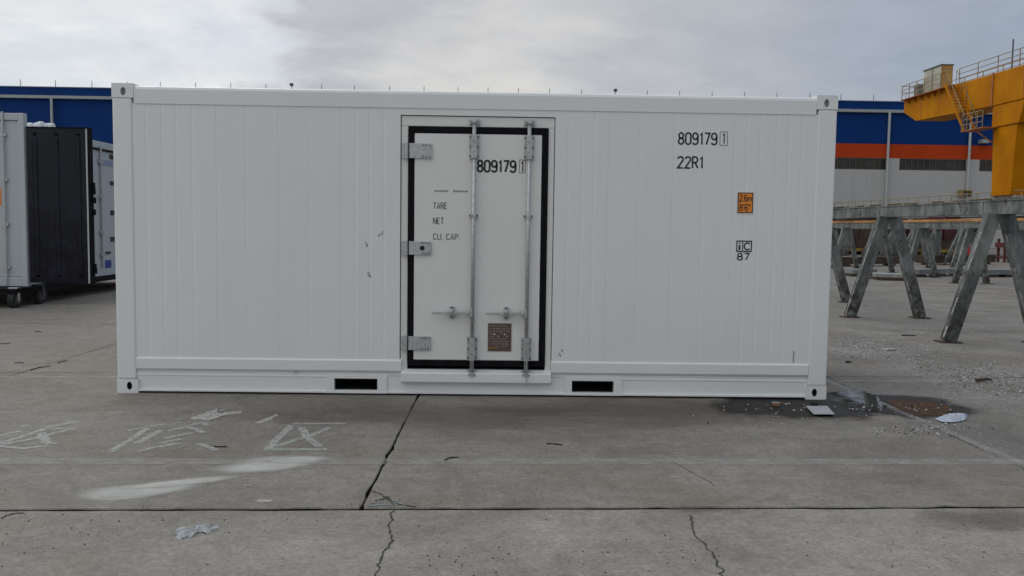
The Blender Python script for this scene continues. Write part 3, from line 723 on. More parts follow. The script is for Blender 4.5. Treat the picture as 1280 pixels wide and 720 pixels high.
# lettering on the side
ys = .0085
t = MB(); write(t, '809179', 4.722, 2.166, .094, .322, ys, .15); t.build('number_lettering', M['ink'], rc)
t = MB(); write(t, '1', 5.092, 2.176, .084, .022, ys, .12); frame_lines(t, 5.070, 2.160, 5.137, 2.276, .004, ys); t.build('check_digit', M['ink'], rc)
t = MB(); write(t, '22R1', 4.721, 1.967, .093, .212, ys, .15); t.build('size_code', M['ink'], rc)
hs = MB().box(5.230, .0065, 1.587, 5.379, .0098, 1.775).build('height_sticker', M['stickwhite'], rc)
t = MB().add([(5.238, .0058, 1.594), (5.371, .0058, 1.594), (5.371, .0058, 1.768), (5.238, .0058, 1.768)], [(0,1,2,3)]); t.build('sticker_border', M['ink'], hs)
t = MB().add([(5.247, .0050, 1.603), (5.362, .0050, 1.603), (5.362, .0050, 1.759), (5.247, .0050, 1.759)], [(0,1,2,3)]); t.build('sticker_field', M['orange'], hs)
t = MB(); write(t, '2.6m', 5.255, 1.694, .052, .100, .0043, .15, .12); write(t, '8\'6"', 5.256, 1.616, .052, .090, .0043, .15, .14); t.build('sticker_lettering', M['ink'], hs)
t = MB(); frame_lines(t, 5.240, 1.264, 5.374, 1.362, .010, ys); t.box(5.290, ys, 1.274, 5.297, ys+.0005, 1.352); write(t, 'i', 5.262, 1.280, .066, .011, ys-.0003, .24); write(t, 'c', 5.306, 1.278, .070, .052, ys-.0003, .17); t.build('code_emblem', M['ink'], rc)
t = MB(); write(t, '87', 5.252, 1.197, .056, .100, ys, .19, .16); t.build('code_lettering', M['ink'], rc)
# scuffs where the paint has chipped
sc = MB()
for px, py in ((457,304),(459,306),(477,291),(474,293),(460,340),(462,344),(699,441),(702,437),(700,443),(992,446)):
    p = PX(px, py, .0085); s = .008
    if px == 992: ribbon(sc, [(p.x, p.z-.05), (p.x+.003, p.z+.05)], .006, lambda u, v: (u, .0085, v))
    else: ribbon(sc, [(p.x+random.uniform(-.02, .02), p.z+random.uniform(-.02, .02)), (p.x, p.z), (p.x+random.uniform(-.015, .015), p.z-.02)], s*random.uniform(.5, 1), lambda u, v: (u, .0085, v))
sc.build('scuff_mark', M['mark'], rc)

# ------------------------------------------------------------------ white container at the far left with the dark-lined door
lc = thing('container', 'weathered white container at far left with a dark ribbed door swung open', 'container', (-5.9, 10.4, 0))
bx0, bx1, by0, by1, bz0, bz1 = -7.20, -4.76, 7.42, 13.5, .34, 3.04
MB().box(bx0, by0+.12, bz0, bx1, by1, bz1).build('body', M['oldwhite'], lc, bevel=.01)
fr = MB(); fr.box(bx0, by0, bz0-.02, bx0+.1, by0+.119, 3.24); fr.box(bx1-.09, by0, bz0-.02, bx1+.004, by0+.119, 3.24); fr.box(bx0+.1, by0+.002, 3.12, bx1-.09, by0+.117, 3.238); fr.box(bx0+.1, by0+.002, bz0-.018, bx1-.09, by0+.117, bz0+.14)
fr.build('end_frame', M['oldwhite'], lc, bevel=.008)
for x0, x1 in ((bx0+.104, -5.985), (-5.975, bx1-.094)):
    dd = MB().box(x0, by0+.03, bz0+.145, x1, by0+.116, 3.115).build('door', M['oldwhite'], lc, bevel=.006)
    for q in (.22, .78):
        xx = x0+(x1-x0)*q; rr = MB(); rr.tube((xx, by0-.01, bz0-.01), (xx, by0-.01, 3.26), .018, 8)
        for zz in (.62, 1.35, 2.1, 2.85): rr.box(xx-.05, by0-.012, zz, xx+.05, by0+.029, zz+.05)
        rr.build('lock_rod', M['galv'], dd)
stk = PX(-2, 246, by0); MB().box(stk.x-.11, by0+.025, stk.z-.14, stk.x+.03, by0+.0295, stk.z+.14).build('orange_sticker', M['orange'], lc)
# open door leaf, inner face towards us, with pressed ribs
xl0, xl1, yl0, zl0, zl1 = -4.735, -3.745, 7.46, .385, 3.0
leaf = MB().box(xl0, yl0, zl0, xl1, yl0+.075, zl1).build('open_door', M['lining'], lc, bevel=.004)
for q in (.14, .50, .87):
    xx = xl0+(xl1-xl0)*q; rb = MB(); w = .05
    rb.prism([(xx-w, yl0+.001, zl0+.10), (xx-w*.5, yl0-.022, zl0+.14), (xx+w*.5, yl0-.022, zl0+.14), (xx+w, yl0+.001, zl0+.10)], (0, 0, zl1-zl0-.30)); rb.build('rib', M['lining'], leaf)
    MB().tube((xx, yl0+.001, zl1-.10), (xx, yl0-.015, zl1-.10), .03, 10).build('lashing_ring', M['rubber'], leaf)
MB().box(xl0, yl0-.012, zl1+.0005, xl1+.02, yl0+.08, zl1+.022).build('top_edge', M['rubber'], leaf)
MB().box(xl1+.0005, yl0-.010, zl0, xl1+.030, yl0+.07, zl1).build('edge_strip', M['oldwhite'], leaf)
MB().box(xl1+.031, yl0-.018, zl0-.01, xl1+.072, yl0+.09, zl1+.02).build('gasket', M['rubber'], leaf)
hk = MB()
for zz in (.55, .62, 1.55, 1.75, 2.0, 1.9): hk.box(xl1+.073, yl0+.02, zz, xl1+.105+.02*random.random(), yl0+.08, zz+.10)
hk.build('keeper', M['rubber'], leaf)
# right side wall gear
sr = MB(); ysr = PS(127, 250, bx1+.03).y
sr.tube((bx1+.03, ysr, .5), (bx1+.03, ysr, 2.95), .02, 8)
for zz in (.75, 1.2, 1.9, 2.6): sr.box(bx1+.001, ysr-.08, zz, bx1+.05, ysr+.08, zz+.06)
sr.build('lock_rod', M['galv'], lc)
MB().box(bx1+.001, by0+.4, 2.86, bx1+.03, by1, 2.90).build('rail_gap', M['rubber'], lc)
dk = MB()
for px, py, w, h in ((139, 196, 7, 6), (139.5, 229, 6, 5), (140, 266, 6, 6), (140, 299, 6, 6), (134, 316, 8, 3)):
    p = PS(px, py, bx1+.012); dk.box(bx1+.001, p.y-w*.008, p.z-h*.008, bx1+.014, p.y+w*.02, p.z+h*.008)
dk.build('marking', M['ink'], lc)
p = PS(135.5, 330, bx1+.012); MB().box(bx1+.001, p.y-.12, p.z-.075, bx1+.0125, p.y+.14, p.z+.08).build('blue_label', M['blue_decal'], lc)
p = PS(131, 203, bx1+.012); sm = MB()
for k in range(6): sm.box(bx1+.001, p.y-.3+k*.12, p.z-.06, bx1+.0115, p.y-.22+k*.12, p.z+.05)
sm.build('faded_lettering', plain('faded_blue_lettering', (.26, .32, .42), .6), lc)
MB().box(bx0+.1, by0-.55, .25, bx1+.10, by1-.1, bz0-.021).build('chassis', M['rubber'], lc)
def caster(x, y, r, mat):
    w = MB().tube((x-.05, y, r), (x+.05, y, r), r, 18).build('wheel', M['tyre'], lc)
    MB().tube((x-.056, y, r), (x+.056, y, r), r*.55, 14).build('hub', M['hub'], w)
    br = MB(); br.box(x-.075, y-.03, r*.8, x-.058, y+.03, bz0); br.box(x+.058, y-.03, r*.8, x+.075, y+.03, bz0); br.box(x-.075, y-.05, bz0-.03, x+.075, y+.05, bz0-.002); br.build('caster_fork', mat, w)
caster(-4.74, 6.98, .135, M['chrome']); caster(-4.72, 7.72, .15, M['hub']); caster(-6.9, 7.0, .135, M['chrome']); caster(-4.86, 12.6, .15, M['hub']); caster(-6.9, 12.6, .15, M['hub'])
tp = MB()
for k in range(9):
    cx = -5.32+.50*k/8; zz = 3.10+.06*math.sin(math.pi*k/8)**.6
    tp.tube((cx, 8.5, zz), (cx+.08, 8.5, zz+.0), .05+.02*math.sin(k*2.1), 8)
tag(tp.build('tarpaulin', M['tarp'], smooth=True), 'white rolled tarpaulin on the roof behind the dark open door', 'tarpaulin')

# ------------------------------------------------------------------ warehouse
WY = 76.0
wh = thing('warehouse', 'long blue warehouse with an orange red band and grey lower wall', 'building', (0, WY, 0))
WX0, WX1 = -75, 95
def wband(name, z0, z1, mat, proud=0, t=.2, x0=WX0, x1=WX1): return MB().box(x0, WY-proud, z0, x1, WY+t, z1).build(name, mat, wh)
wband('parapet', 13.30, 14.05, M['blue'], .15, .3)
MB().box(WX0, WY-.22, 14.05, WX1, WY+.4, 14.14).build('coping', M['roof'], wh)
gt = wband('gutter', 13.02, 13.295, M['gutter'], .36)
x = WX0
pan = None
while x < WX1-.1:                                                     # blue sheets, one per bay
    pan = MB().box(x, WY, 10.03, x+7.94, WY+.2, 13.01).build('wall_panel', M['blue'], wh) if pan is None else pan
    if x != WX0:
        c = pan.copy(); c.location = (x-WX0, 0, 0); COL.objects.link(c); c.parent = wh
    x += 7.95
wband('red_band', 8.66, 10.02, M['red'], .02, x0=2.0)
wband('lower_blue_band', 8.66, 10.02, M['blue'], .02, x1=1.99)
wband('lower_wall', -.05, 7.52, M['wall'], .04, .5)
bay = 7.92; xb = 41.3
win0 = None
for k in range(-14, 7):
    x0 = xb+k*bay
    if x0 < WX0+1: continue
    MB().box(x0, WY-.035, 7.521, x0+1.30, WY+.45, 8.655).build('pier', M['wall'], wh)
    if x0+bay > 25:
        a0, a1 = x0+1.302, x0+bay-.002
        w_ = MB().box(a0, WY+.06, 7.522, a1, WY+.1, 8.654).build('window', M['glass'], wh)
        f_ = MB(); n_ = 11
        for q in range(n_+1):
            xx = a0+(a1-a0-.06)*q/n_; f_.box(xx, WY-.005, 7.524, xx+.06, WY+.058, 8.652)
        f_.box(a0+.06, WY-.008, 7.523, a1-.06, WY+.0575, 7.60); f_.box(a0+.06, WY-.008, 8.58, a1-.06, WY+.0575, 8.653)
        f_.build('frame', M['mullion'], w_)
for px in (67, 1110, 1211.5):
    xx = PX(px, 150, WY).x; MB().tube((xx, WY-.32, .1), (xx, WY-.32, 13.02), .12, 10).build('downpipe', plain('pale_downpipe', (.42, .44, .43), .5) if px == 67 else bpy.data.materials['pale_downpipe'], wh)
for k in (-3, -2, -1):
    xx = xb+.15+k*2*bay*.999; MB().tube((xx, WY-.32, .1), (xx, WY-.32, 13.02), .12, 8).build('downpipe', bpy.data.materials['pale_downpipe'], wh)
rods = [25.7, 69.5, 115, 159, 200.5, 244.5, 288.5, 332.5, 402, 443, 487, 530, 572.5, 610, 648, 687, 727, 809, 849.5, 890, 930.5, 971, 1012, 1051, 1092, 1132]
rod0 = None
for px in rods:
    xx = PX(px, 108+px*.0165, WY).x
    if rod0 is None: rod0 = MB().tube((xx, WY, 14.13), (xx, WY, 14.80), .036, 6, .025).build('lightning_rod', M['rod'], wh); x_r = xx
    else:
        c = rod0.copy(); COL.objects.link(c); c.parent = wh; c.location = (xx-x_r, 0, 0)
for px in (365, 769):
    xx = PX(px, 112, WY).x; fl = MB().box(xx-.16, WY-.28, 14.58, xx+.16, WY-.06, 14.86).build('floodlight', M['rod'], wh, bevel=.04)
    MB().tube((xx, WY-.06, 14.13), (xx, WY-.06, 14.56), .04, 6).build('bracket', M['rod'], fl)
p = PX(1227, 177, WY); MB().box(p.x-.35, WY-.7, p.z-.2, p.x+.35, WY-.02, p.z+.15).build('floodlight', M['gutter'], wh)
p = PX(1203, 238, WY); MB().box(p.x-.5, WY-.9, p.z-.1, p.x+.5, WY-.05, p.z+.02).box(p.x-.5, WY-.9, p.z-.62, p.x-.42, WY-.05, p.z-.101).box(p.x+.42, WY-.9, p.z-.62, p.x+.5, WY-.05, p.z-.101).build('wall_bracket', M['rail_paint'], wh)
MB().box(WX0, WY+.5, 13.2, WX1, WY+40, 13.9).build('roof', M['roof'], wh)
MB().box(WX0+.1, WY+.51, 0, WX1-.1, WY+39.9, 13.19).build('rear_block', M['wall'], wh)

# ------------------------------------------------------------------ steel trestles carrying the low rail beams
def hleg(mb, foot, top, w=.235, d=.12):
    """box section welded from two channels, leaning from foot to top"""
    f, p = Vector(foot), Vector(top); ax = (p-f).normalized(); sx = Vector((0,-1,0)).cross(ax).normalized()
    if sx.x < 0: sx = -sx
    q = []
    for c in (f, p): q += [c-sx*w/2+Vector((0,-d/2,0)), c+sx*w/2+Vector((0,-d/2,0)), c+sx*w/2+Vector((0,d/2,0)), c-sx*w/2+Vector((0,d/2,0))]
    mb.add(q, [(3,2,1,0),(4,5,6,7),(0,1,5,4),(1,2,6,5),(2,3,7,6),(3,0,4,7)])
def trestle(x, y, h, sp, label, group, w=.235):
    t_ = thing('trestle', label, 'trestle', (x, y, 0), group)
    for s in (-1, 1):
        lg = MB(); hleg(lg, (x+s*sp, y, .016), (x+s*.095, y+s*.004, h), w); leg = lg.build('leg', M['trestle'], t_, bevel=.008)
        # broken pale strips painting the skylight on each leg's left side
        ed = MB(); ax = Vector((s*.095-s*sp, 0, h-.016)).normalized(); sx = Vector((ax.z, 0, -ax.x)); o_ = sx*(s*-1)*0
        a_ = Vector((x+s*sp, y, .05))-sx*(w/2+.003); b_ = Vector((x+s*.095, y, h-.03))-sx*(w/2+.003)
        n_ = 11
        for q in range(n_):
            if random.random() < .88:
                c0, c1_ = a_.lerp(b_, q/n_), a_.lerp(b_, (q+random.choice((1, 1, 1, .6)))/n_)
                ed.bar(c0-Vector((0, .040, 0)), c1_-Vector((0, .040, 0)), random.uniform(.025, .045), .006, upv=sx)
        ed.build('lit_edge', M['trestle_lit_edge'], leg)
        fp = MB(); fp.box(x+s*sp-.14, y-.11, .0035, x+s*sp+.14, y+.11, .0158); fp.build('base_plate', M['brown'], t_)
    gs = MB(); gs.prism([(x-.075, y-.075, h-.005), (x+.16, y-.075, h-.005), (x+.20, y-.075, h-.10), (x+.12, y-.075, h-.24), (x+.02, y-.075, h-.20)], (0, .012, 0)); gs.build('gusset', M['trestle'], t_)
    return t_
BX = 9.85
first = [(3.93, 'nearest grey green steel trestle at the right edge'), (7.08, 'second grey green steel trestle with both feet standing clear of the container'), (10.1, 'grey green trestle partly hidden behind the right end of the container')]
for yy, lab in first: trestle(BX-.02, yy, 1.705, .60, lab, 'trestles under the near rail beam', .175)
def ibeam(name, x, z0, z1, y0, y1, w, label, cat):
    o = thing(name, label, cat, (x, y0, z0)); tt = .018
    MB().box(x-w/2, y0, z1-tt, x+w/2, y1, z1).build('top_flange', M['trestle'], o)
    MB().box(x-w/2, y0, z0, x+w/2, y1, z0+tt).build('bottom_flange', M['trestle'], o)
    MB().box(x-w/2+.012, y0, z0+tt, x+w/2-.012, y1, z1-tt).build('web', M['trestle'], o)
    return o
rb = ibeam('rail_beam', BX, 1.7055, 1.895, -2.5, 22.0, .20, 'near grey green steel rail beam on slanting trestles', 'beam')
st = MB(); yy = -2
while yy < 22:
    for s in (-1, 1): st.box(BX+s*.094-.004, yy, 1.724, BX+s*.094+.004, yy+.05, 1.876)
    yy += 1.55
st.build('stiffener', M['trestle'], rb)
fg = MB()
rnd = random.Random(3)
yy = -2
while yy < 22:
    l_ = rnd.uniform(.05, .5); fg.box(BX-.10+rnd.uniform(0, .03), yy, 1.8952, BX-.06, yy+l_, 1.897+rnd.uniform(.004, .022)); yy += l_+rnd.uniform(.02, .5)
fg.build('rust_crust', M['brown'], rb)
second = [(17.2, 'small trestle left of the nearest big trestle leg'), (20.1, 'small trestle standing in the gap between the two big trestles'), (23.1, 'small far trestle seen through the legs of the second big trestle'), (26.1, 'small far trestle beside the container corner')]
for yy, lab in second: trestle(17.0, yy, 1.60, .47, lab, 'trestles under the middle rail beam', .16)
rb2 = ibeam('rail_beam', 17.0, 1.601, 1.775, 6, 40, .22, 'middle rail beam with an orange crane rail on top', 'beam')
MB().box(16.93, 6, 1.79, 17.01, 40, 1.87).build('crane_rail', plain('orange_rail_paint', (.40, .19, .06), .6, 0, .4, .8), rb2)
cl = MB(); yy = 6.2
while yy < 40: cl.box(16.90, yy, 1.7755, 17.06, yy+.14, 1.7895); yy += .7
cl.build('rail_clip', M['brown'], rb2)
for yy, lab in ((24.0, 'distant trestle just left of the red tank'), (27.6, 'distant trestle in the gap between the big trestles, right one of two'), (31.5, 'distant trestle in the gap between the big trestles, left one of two'), (36.5, 'distant trestle seen between the legs of the second big trestle')):
    trestle(20.6, yy, 1.62, .5, lab, 'trestles under the rail beam behind the middle one', .17)
ibeam('rail_beam', 20.6, 1.621, 1.79, 14, 50, .22, 'rail beam running behind the one with the orange rail', 'beam')
rb3 = ibeam('rail_beam', 24.2, 1.62, 1.80, 26, 60, .25, 'farthest low rail beam on upright posts', 'beam')
def upright(y_, lab):
    t_ = thing('trestle', lab, 'trestle', (24.2, y_, 0), 'trestles under the farthest rail beam')
    MB().box(24.2-.15, y_-.15, .016, 24.2+.15, y_+.15, 1.619).build('post', M['trestle'], t_)
    MB().bar((24.2-.75, y_+.01, .02), (24.2-.16, y_+.01, 1.4), .12, .12).build('brace', M['trestle'], t_)
    MB().box(24.2-.25, y_-.25, .002, 24.2+.25, y_+.25, .0155).build('base_plate', M['brown'], t_)
for y_, lab in ((30.8, 'upright braced post behind the small trestles near the big leg'), (35.2, 'upright braced post in the gap between the two big trestles'), (39.5, 'upright braced post behind the second big trestle'), (43.5, 'farthest upright braced post near the container'), (33.0, 'thin upright braced post just left of the post by the big leg'), (37.3, 'thin upright braced post midway between the two big trestles'), (48.0, 'most distant upright braced post beside the brown racks')): upright(y_, lab)

# ------------------------------------------------------------------ yard clutter beyond the trestles
def flat_rack(x0, x1, y0, mat, label):
    t_ = thing('loaded_flat_rack', label, 'rack', ((x0+x1)/2, y0, 0), 'loaded racks in front of the warehouse')
    bm_ = MB().box(x0, y0, .22, x1, y0+2.4, .42).build('base_beam', M['base_yellow'], t_)
    fe = MB()
    for q in range(7): xx = x0+(x1-x0-.3)*q/6; fe.box(xx, y0+.02, .005, xx+.3, y0+2.38, .2195)
    fe.build('foot', M['brown'], t_)
    MB().box(x0+.1, y0+.05, .4205, x1-.1, y0+2.35, 1.0).build('side_board', M['brown'], t_)
    for k in range(int((x1-x0)/1.0)):
        MB().box(x0+.12+k*1.0, y0+.10+.05*(k % 2), 1.001, x0+1.06+k*1.0, y0+2.2, 2.25+.12*((k*7) % 3)).build('load_panel', mat, t_)
flat_rack(19.5, 24.5, 46, M['brown'], 'brown loaded rack far behind the trestles next to the container')
flat_rack(25.0, 29.0, 46, M['brown'], 'dark brown loaded rack between the second trestle legs')
flat_rack(29.4, 33.4, 46, M['maroon'], 'maroon loaded rack in the gap left of the nearest trestle')
tk = thing('tank', 'red upright tank beyond the nearest trestle leg', 'tank', (0, 0, 0))
p = G(1219, 323); tk.location = (p.x, p.y, 0)
MB().tube((p.x, p.y, .15), (p.x, p.y, .95), .42, 18).tube((p.x, p.y, .95), (p.x, p.y, 1.08), .42, 18, .2).build('shell', M['redpaint'], tk, smooth=False)
fe = MB()
for a_ in range(3): fe.box(p.x+.3*math.cos(a_*2.1)-.05, p.y+.3*math.sin(a_*2.1)-.05, .002, p.x+.3*math.cos(a_*2.1)+.05, p.y+.3*math.sin(a_*2.1)+.05, .16)
fe.build('foot', M['brown'], tk)
p = G(1258, 328); st = thing('steel_stand', 'orange red steel stand behind the nearest trestle', 'stand', (p.x, p.y, 0))
for sx in (-.28, .28):
    for sy in (-.28, .28): MB().box(p.x+sx-.05, p.y+sy-.05, .003, p.x+sx+.05, p.y+sy+.05, 1.2).build('leg', M['orangered'], st)
MB().box(p.x-.4, p.y-.4, .75, p.x+.4, p.y+.4, 1.0).build('shelf', M['orangered'], st); MB().box(p.x-.36, p.y-.36, .2, p.x+.36, p.y+.36, .3).build('lower_shelf', M['orangered'], st)
def lying(name, a_, b_, w, h, mat, lab, cat):
    o = thing(name, lab, cat, (a_.x, a_.y, 0)); d = (b_-a_).normalized(); n_ = Vector((-d.y, d.x, 0))
    MB().bar(a_+Vector((0,0,.09+h/2)), b_+Vector((0,0,.09+h/2)), w, h).build('beam', mat, o)
    k = MB()
    for q in (.1, .5, .9): c = a_.lerp(b_, q); k.box(c.x-.12, c.y-w*.7, .003, c.x+.12, c.y+w*.7, .0895)
    k.build('sleeper', M['brown'], o)
lying('steel_plate', G(1092,349), G(1126,350), .9, .10, M['concblock'], 'pale flat slab raised on blocks between the second trestle legs', 'slab')
lying('steel_girder', G(1140,346), G(1202,344), .5, .16, M['greysteel'], 'grey girder lying on sleepers behind the small trestles', 'girder')
lying('steel_girder', G(1060,345), G(1090,345), .5, .14, M['greysteel'], 'short grey girder lying beyond the container corner', 'girder')
lying('steel_girder', G(1150,331), G(1238,330), .5, .35, M['brown'], 'rusty brown girder added to darken the ground in front of the maroon rack', 'girder')  # added so the ground under the rail beams looks as dark as shaded clutter
lying('steel_girder', G(1048,333), G(1118,332), .5, .30, M['brown'], 'rusty brown girder added to darken the ground in front of the brown racks by the container', 'girder')  # second girder put in to darken the bright ground
lying('steel_girder', G(1228,346), G(1282,346), .5, .16, M['greysteel'], 'grey girder lying behind the nearest trestle at the right edge', 'girder')

# ------------------------------------------------------------------ raised crane runway and yellow gantry crane
rw = thing('crane_runway', 'raised steel crane runway with a thin handrail in front of the warehouse', 'runway', (36, 40, 0))
MB().box(35.2, 36, 2.55, 37.6, 74, 3.30).build('deck', M['greysteel'], rw)
for yy in (38, 46, 54, 62, 70): MB().box(35.9, yy, 0, 36.9, yy+.9, 2.549).build('column', M['greysteel'], rw)
yy = 38.0; hp = None
while yy < 73.9:
    if hp is None: hp = MB().tube((35.25, yy, 3.30), (35.25, yy, 4.12), .028, 6).build('rail_post', M['rail_paint'], rw); y_r = yy
    else: c = hp.copy(); COL.objects.link(c); c.parent = rw; c.location = (0, yy-y_r, 0)
    yy += 1.6
for zz in (4.12, 3.74): MB().tube((35.25, 38, zz), (35.25, 73.8, zz), .026, 6).build('handrail', M['rail_paint'], rw)

cr = thing('gantry_crane', 'yellow gantry crane with cabinets and stairs on its overhanging girder', 'crane', (36.2, 47, 3.3))
CX0, CX1 = 35.0, 37.2
def girder(y_end, y0):
    prof = [(y_end, 11.78), (y_end, 10.78), (y_end-2.0, 9.90), (47.6, 9.62), (30.0, 9.62), (30.0, 11.62), (y0, 11.68)]
    return MB().prism([(CX0, a_, b_) for a_, b_ in prof], (CX1-CX0, 0, 0)).build('girder', M['yellow'], cr, bevel=.03)
gd = girder(59.6, 47.6)
MB().box(CX0-.06, 47.55, 9.60, CX0-.001, 47.72, 11.70).build('splice_plate', M['yellow_dark'], gd)
MB().prism([(CX0-.10, 59.7, 11.785), (CX0-.10, 52.3, 11.785), (CX0-.10, 52.3, 11.66), (CX0-.10, 59.7, 11.66)], (.098, 0, 0)).build('edge_channel', M['yellow_dark'], gd)
for k in range(7): MB().prism([(CX0-.001, 58.6-k*.95, 11.655), (CX0-.40, 58.6-k*.95, 11.655), (CX0-.001, 58.6-k*.95, 11.3)], (0, .06, 0)).build('bracket', M['yellow_dark'], gd)
for yy in (56.9, 54.2, 50.6, 44.4): MB().box(CX0-.012, yy, 9.98 if yy > 50 else 9.66, CX0-.0005, yy+.05, 11.60).build('weld_seam', M['yellow_dark'], gd)
MB().box(CX0-.38, 52.3, 11.66, CX0-.102, 59.4, 11.72).build('walkway', M['yellow_dark'], cr)
lf = MB(); q = PS(1268, 160, CX0).y
lf.prism([(CX0+.05, 47.62, 9.6), (CX0+.05, 47.62, 8.25), (CX0+.05, 44.75, 8.25), (CX0+.05, 44.3, 9.6)], (3.8, 0, 0)); lf.build('leg_head', M['yellow'], cr, bevel=.03)
lg = MB(); b0 = [(CX0+.10, 47.55, 8.24), (CX0+3.7, 47.55, 8.24), (CX0+3.7, 45.0, 8.24), (CX0+.10, 45.0, 8.24)]; b1 = [(CX0+.10, 47.35, 3.86), (CX0+3.4, 47.35, 3.86), (CX0+3.4, 45.3, 3.86), (CX0+.10, 45.3, 3.86)]
lg.add(b0+b1, [(0,1,2,3),(7,6,5,4),(0,4,5,1),(1,5,6,2),(2,6,7,3),(3,7,4,0)]); lg.build('leg', M['yellow'], cr, bevel=.03)
MB().box(CX0+.02, 44.6, 8.2401, CX0+3.88, 47.68, 8.2499).build('flange', M['yellow_dark'], cr)
MB().box(CX0+.25, 45.0, 3.301, CX0+2.5, 47.6, 3.8599).build('bogie', M['concblock'], cr)
hd = MB(); hd.prism([(CX0+.051, 46.4, 9.58), (CX0+.051, 44.3, 9.58), (CX0+.051, 43.0, 10.6), (CX0+.051, 45.4, 10.6)], (-.12, 0, 0)); 
# guard rails: posts and two rails per run
def guard(x, y0, y1, z, n_, name='guard_rail', zh=1.05, slope=0):
    pr_ = MB()
    for zz in (zh, zh*.66, zh*.33): pr_.tube((x, y0, z+zz), (x, y1, z+slope+zz), .026, 6)
    o = pr_.build(name, M['rail_paint'], cr)
    for k in range(n_+1):
        yy = y0+(y1-y0)*k/n_; MB().tube((x, yy, z+slope*k/n_), (x, yy, z+slope*k/n_+zh), .035, 6).build('rail_post', M['rail_paint'], o)
guard(CX0-.34, 59.3, 52.4, 11.72, 6); guard(CX0+.1, 51.9, 36.0, 11.72, 7, slope=-.05); guard(CX1-.1, 59.6, 36, 11.72, 10)
mb = MB()
for zz in (1.05, .55): mb.tube((CX0-.34, 59.32, 11.72+zz), (CX1-.1, 59.32, 11.72+zz), .028, 6)
mb.build('end_rail', M['rail_paint'], cr)
MB().tube((CX0+.3, 46.2, 11.7), (CX0+.3, 46.2, 13.55), .05, 6).build('lamp_mast', M['rod'], cr)
ca = PS(1154, 88, CX0-.1); cb = PS(1178, 84, CX0-.1)
cab = MB().box(CX0-.10, 54.0, 11.79, CX0+.75, 56.5, 13.40).build('cabinet', M['cabinet'], cr, bevel=.02)
MB().box(CX0-.16, 53.93, 13.401, CX0+.80, 56.56, 13.47).build('cabinet_roof', M['rod'], cab)
MB().box(CX0-.08, 53.975, 11.80, CX0+.73, 53.9985, 13.39).build('cabinet_end', M['cabinet_side'], cab)
for yy in (55.2,): MB().box(CX0-.12, yy, 11.85, CX0-.1005, yy+.08, 13.36).build('cabinet_seam', M['greysteel'], cab)
MB().box(CX0-.15, 57.2, 11.79, CX0+.4, 57.8, 12.6).build('resistor_box', M['greysteel'], cr)
# stairs down from the walkway to a landing at the leg head
s0, s1 = Vector((CX0-.45, 52.0, 11.7)), Vector((CX0-.45, 49.3, 8.25))
sr = MB()
for dx in (-.38, .38): sr.bar(s0+Vector((dx,0,0)), s1+Vector((dx,0,0)), .05, .20)
sto = sr.build('stair', M['yellow'], cr)
for k in range(1, 14):
    c = s0.lerp(s1, k/14); MB().box(c.x-.35, c.y-.10, c.z-.015, c.x+.35, c.y+.10, c.z+.015).build('tread', M['yellow_dark'], sto)
hr = MB()
for dx in (-.40, .40):
    hr.tube(s0+Vector((dx, 0, 1.0)), s1+Vector((dx, 0, 1.0)), .025, 6)
    for k in range(5): c = s0.lerp(s1, k/4); hr.tube(c+Vector((dx,0,0)), c+Vector((dx,0,1.0)), .022, 6)
hr.build('stair_rail', M['rail_paint'], sto)
ld = MB().box(CX0-.90, 47.0, 8.16, CX0+.04, 49.6, 8.235).build('landing', M['yellow_dark'], cr)
lr = MB()
for zz in (1.05, .7, .35): lr.tube((CX0-.88, 49.5, 8.23+zz), (CX0-.88, 47.05, 8.23+zz), .026, 6)
for k in range(5): lr.tube((CX0-.88, 49.5-k*.61, 8.23), (CX0-.88, 49.5-k*.61, 9.28), .03, 6)
lr.build('landing_rail', M['rail_paint'], ld)
bs = MB(); bs.bar((CX0-.85, 48.0, 8.15), (CX0+.05, 47.5, 7.3), .08, .08); bs.build('landing_brace', M['yellow_dark'], ld)

# ------------------------------------------------------------------ litter round the puddle and on the yard
pb = gp((1007,510),(1034,510),(1043,521),(1017,521)); mb = MB()
bo = mb.prism([p+Vector((0,0,.012+.006*(k in (2,3)))) for k, p in enumerate(pb)], (0,0,.006)).build('board', M['board']); tag(bo, 'white board lying flat at the wet corner of the container', 'board')
bgm = MB(); N1, N2 = 16, 8; c0 = G(1193, 524); rnd = random.Random(5); vs = []
for i in range(N1+1):
    for j in range(N2+1):
        u, v = i/N1, j/N2; wq = math.sin(math.pi*min(1, u*1.1+.06))**.5
        x_ = c0.x+(u-.5)*.34; y_ = c0.y+(v-.5)*.20*wq+(u-.5)*.16; z_ = .008+.036*math.sin(math.pi*u)**.6*math.sin(math.pi*v)**.5*rnd.uniform(.45, 1.25)*(.6+.5*u)
        vs.append((x_, y_, z_))
bgm.add(vs, [(i*(N2+1)+j, (i+1)*(N2+1)+j, (i+1)*(N2+1)+j+1, i*(N2+1)+j+1) for i in range(N1) for j in range(N2)])
tag(bgm.build('plastic_bag', M['bag']), 'crumpled pale blue plastic bag beside the brown mud', 'bag')
c0 = G(970, 508); rg = thing('tape_roll', 'small tape roll with an orange rim on the wet concrete', 'roll', (c0.x, c0.y, 0))
n = 20; mb = MB(); v = []
for r_, z_ in ((.032,.007),(.032,.030),(.022,.030),(.022,.007)): v += [(c0.x+r_*math.cos(2*math.pi*k/n), c0.y+r_*.8*math.sin(2*math.pi*k/n), z_) for k in range(n)]
mb.add(v, [(a*n+k, a*n+(k+1)%n, ((a+1)%4)*n+(k+1)%n, ((a+1)%4)*n+k) for a in range(4) for k in range(n)]); mb.build('ring', M['rust'], rg)
mb = MB(); v = []
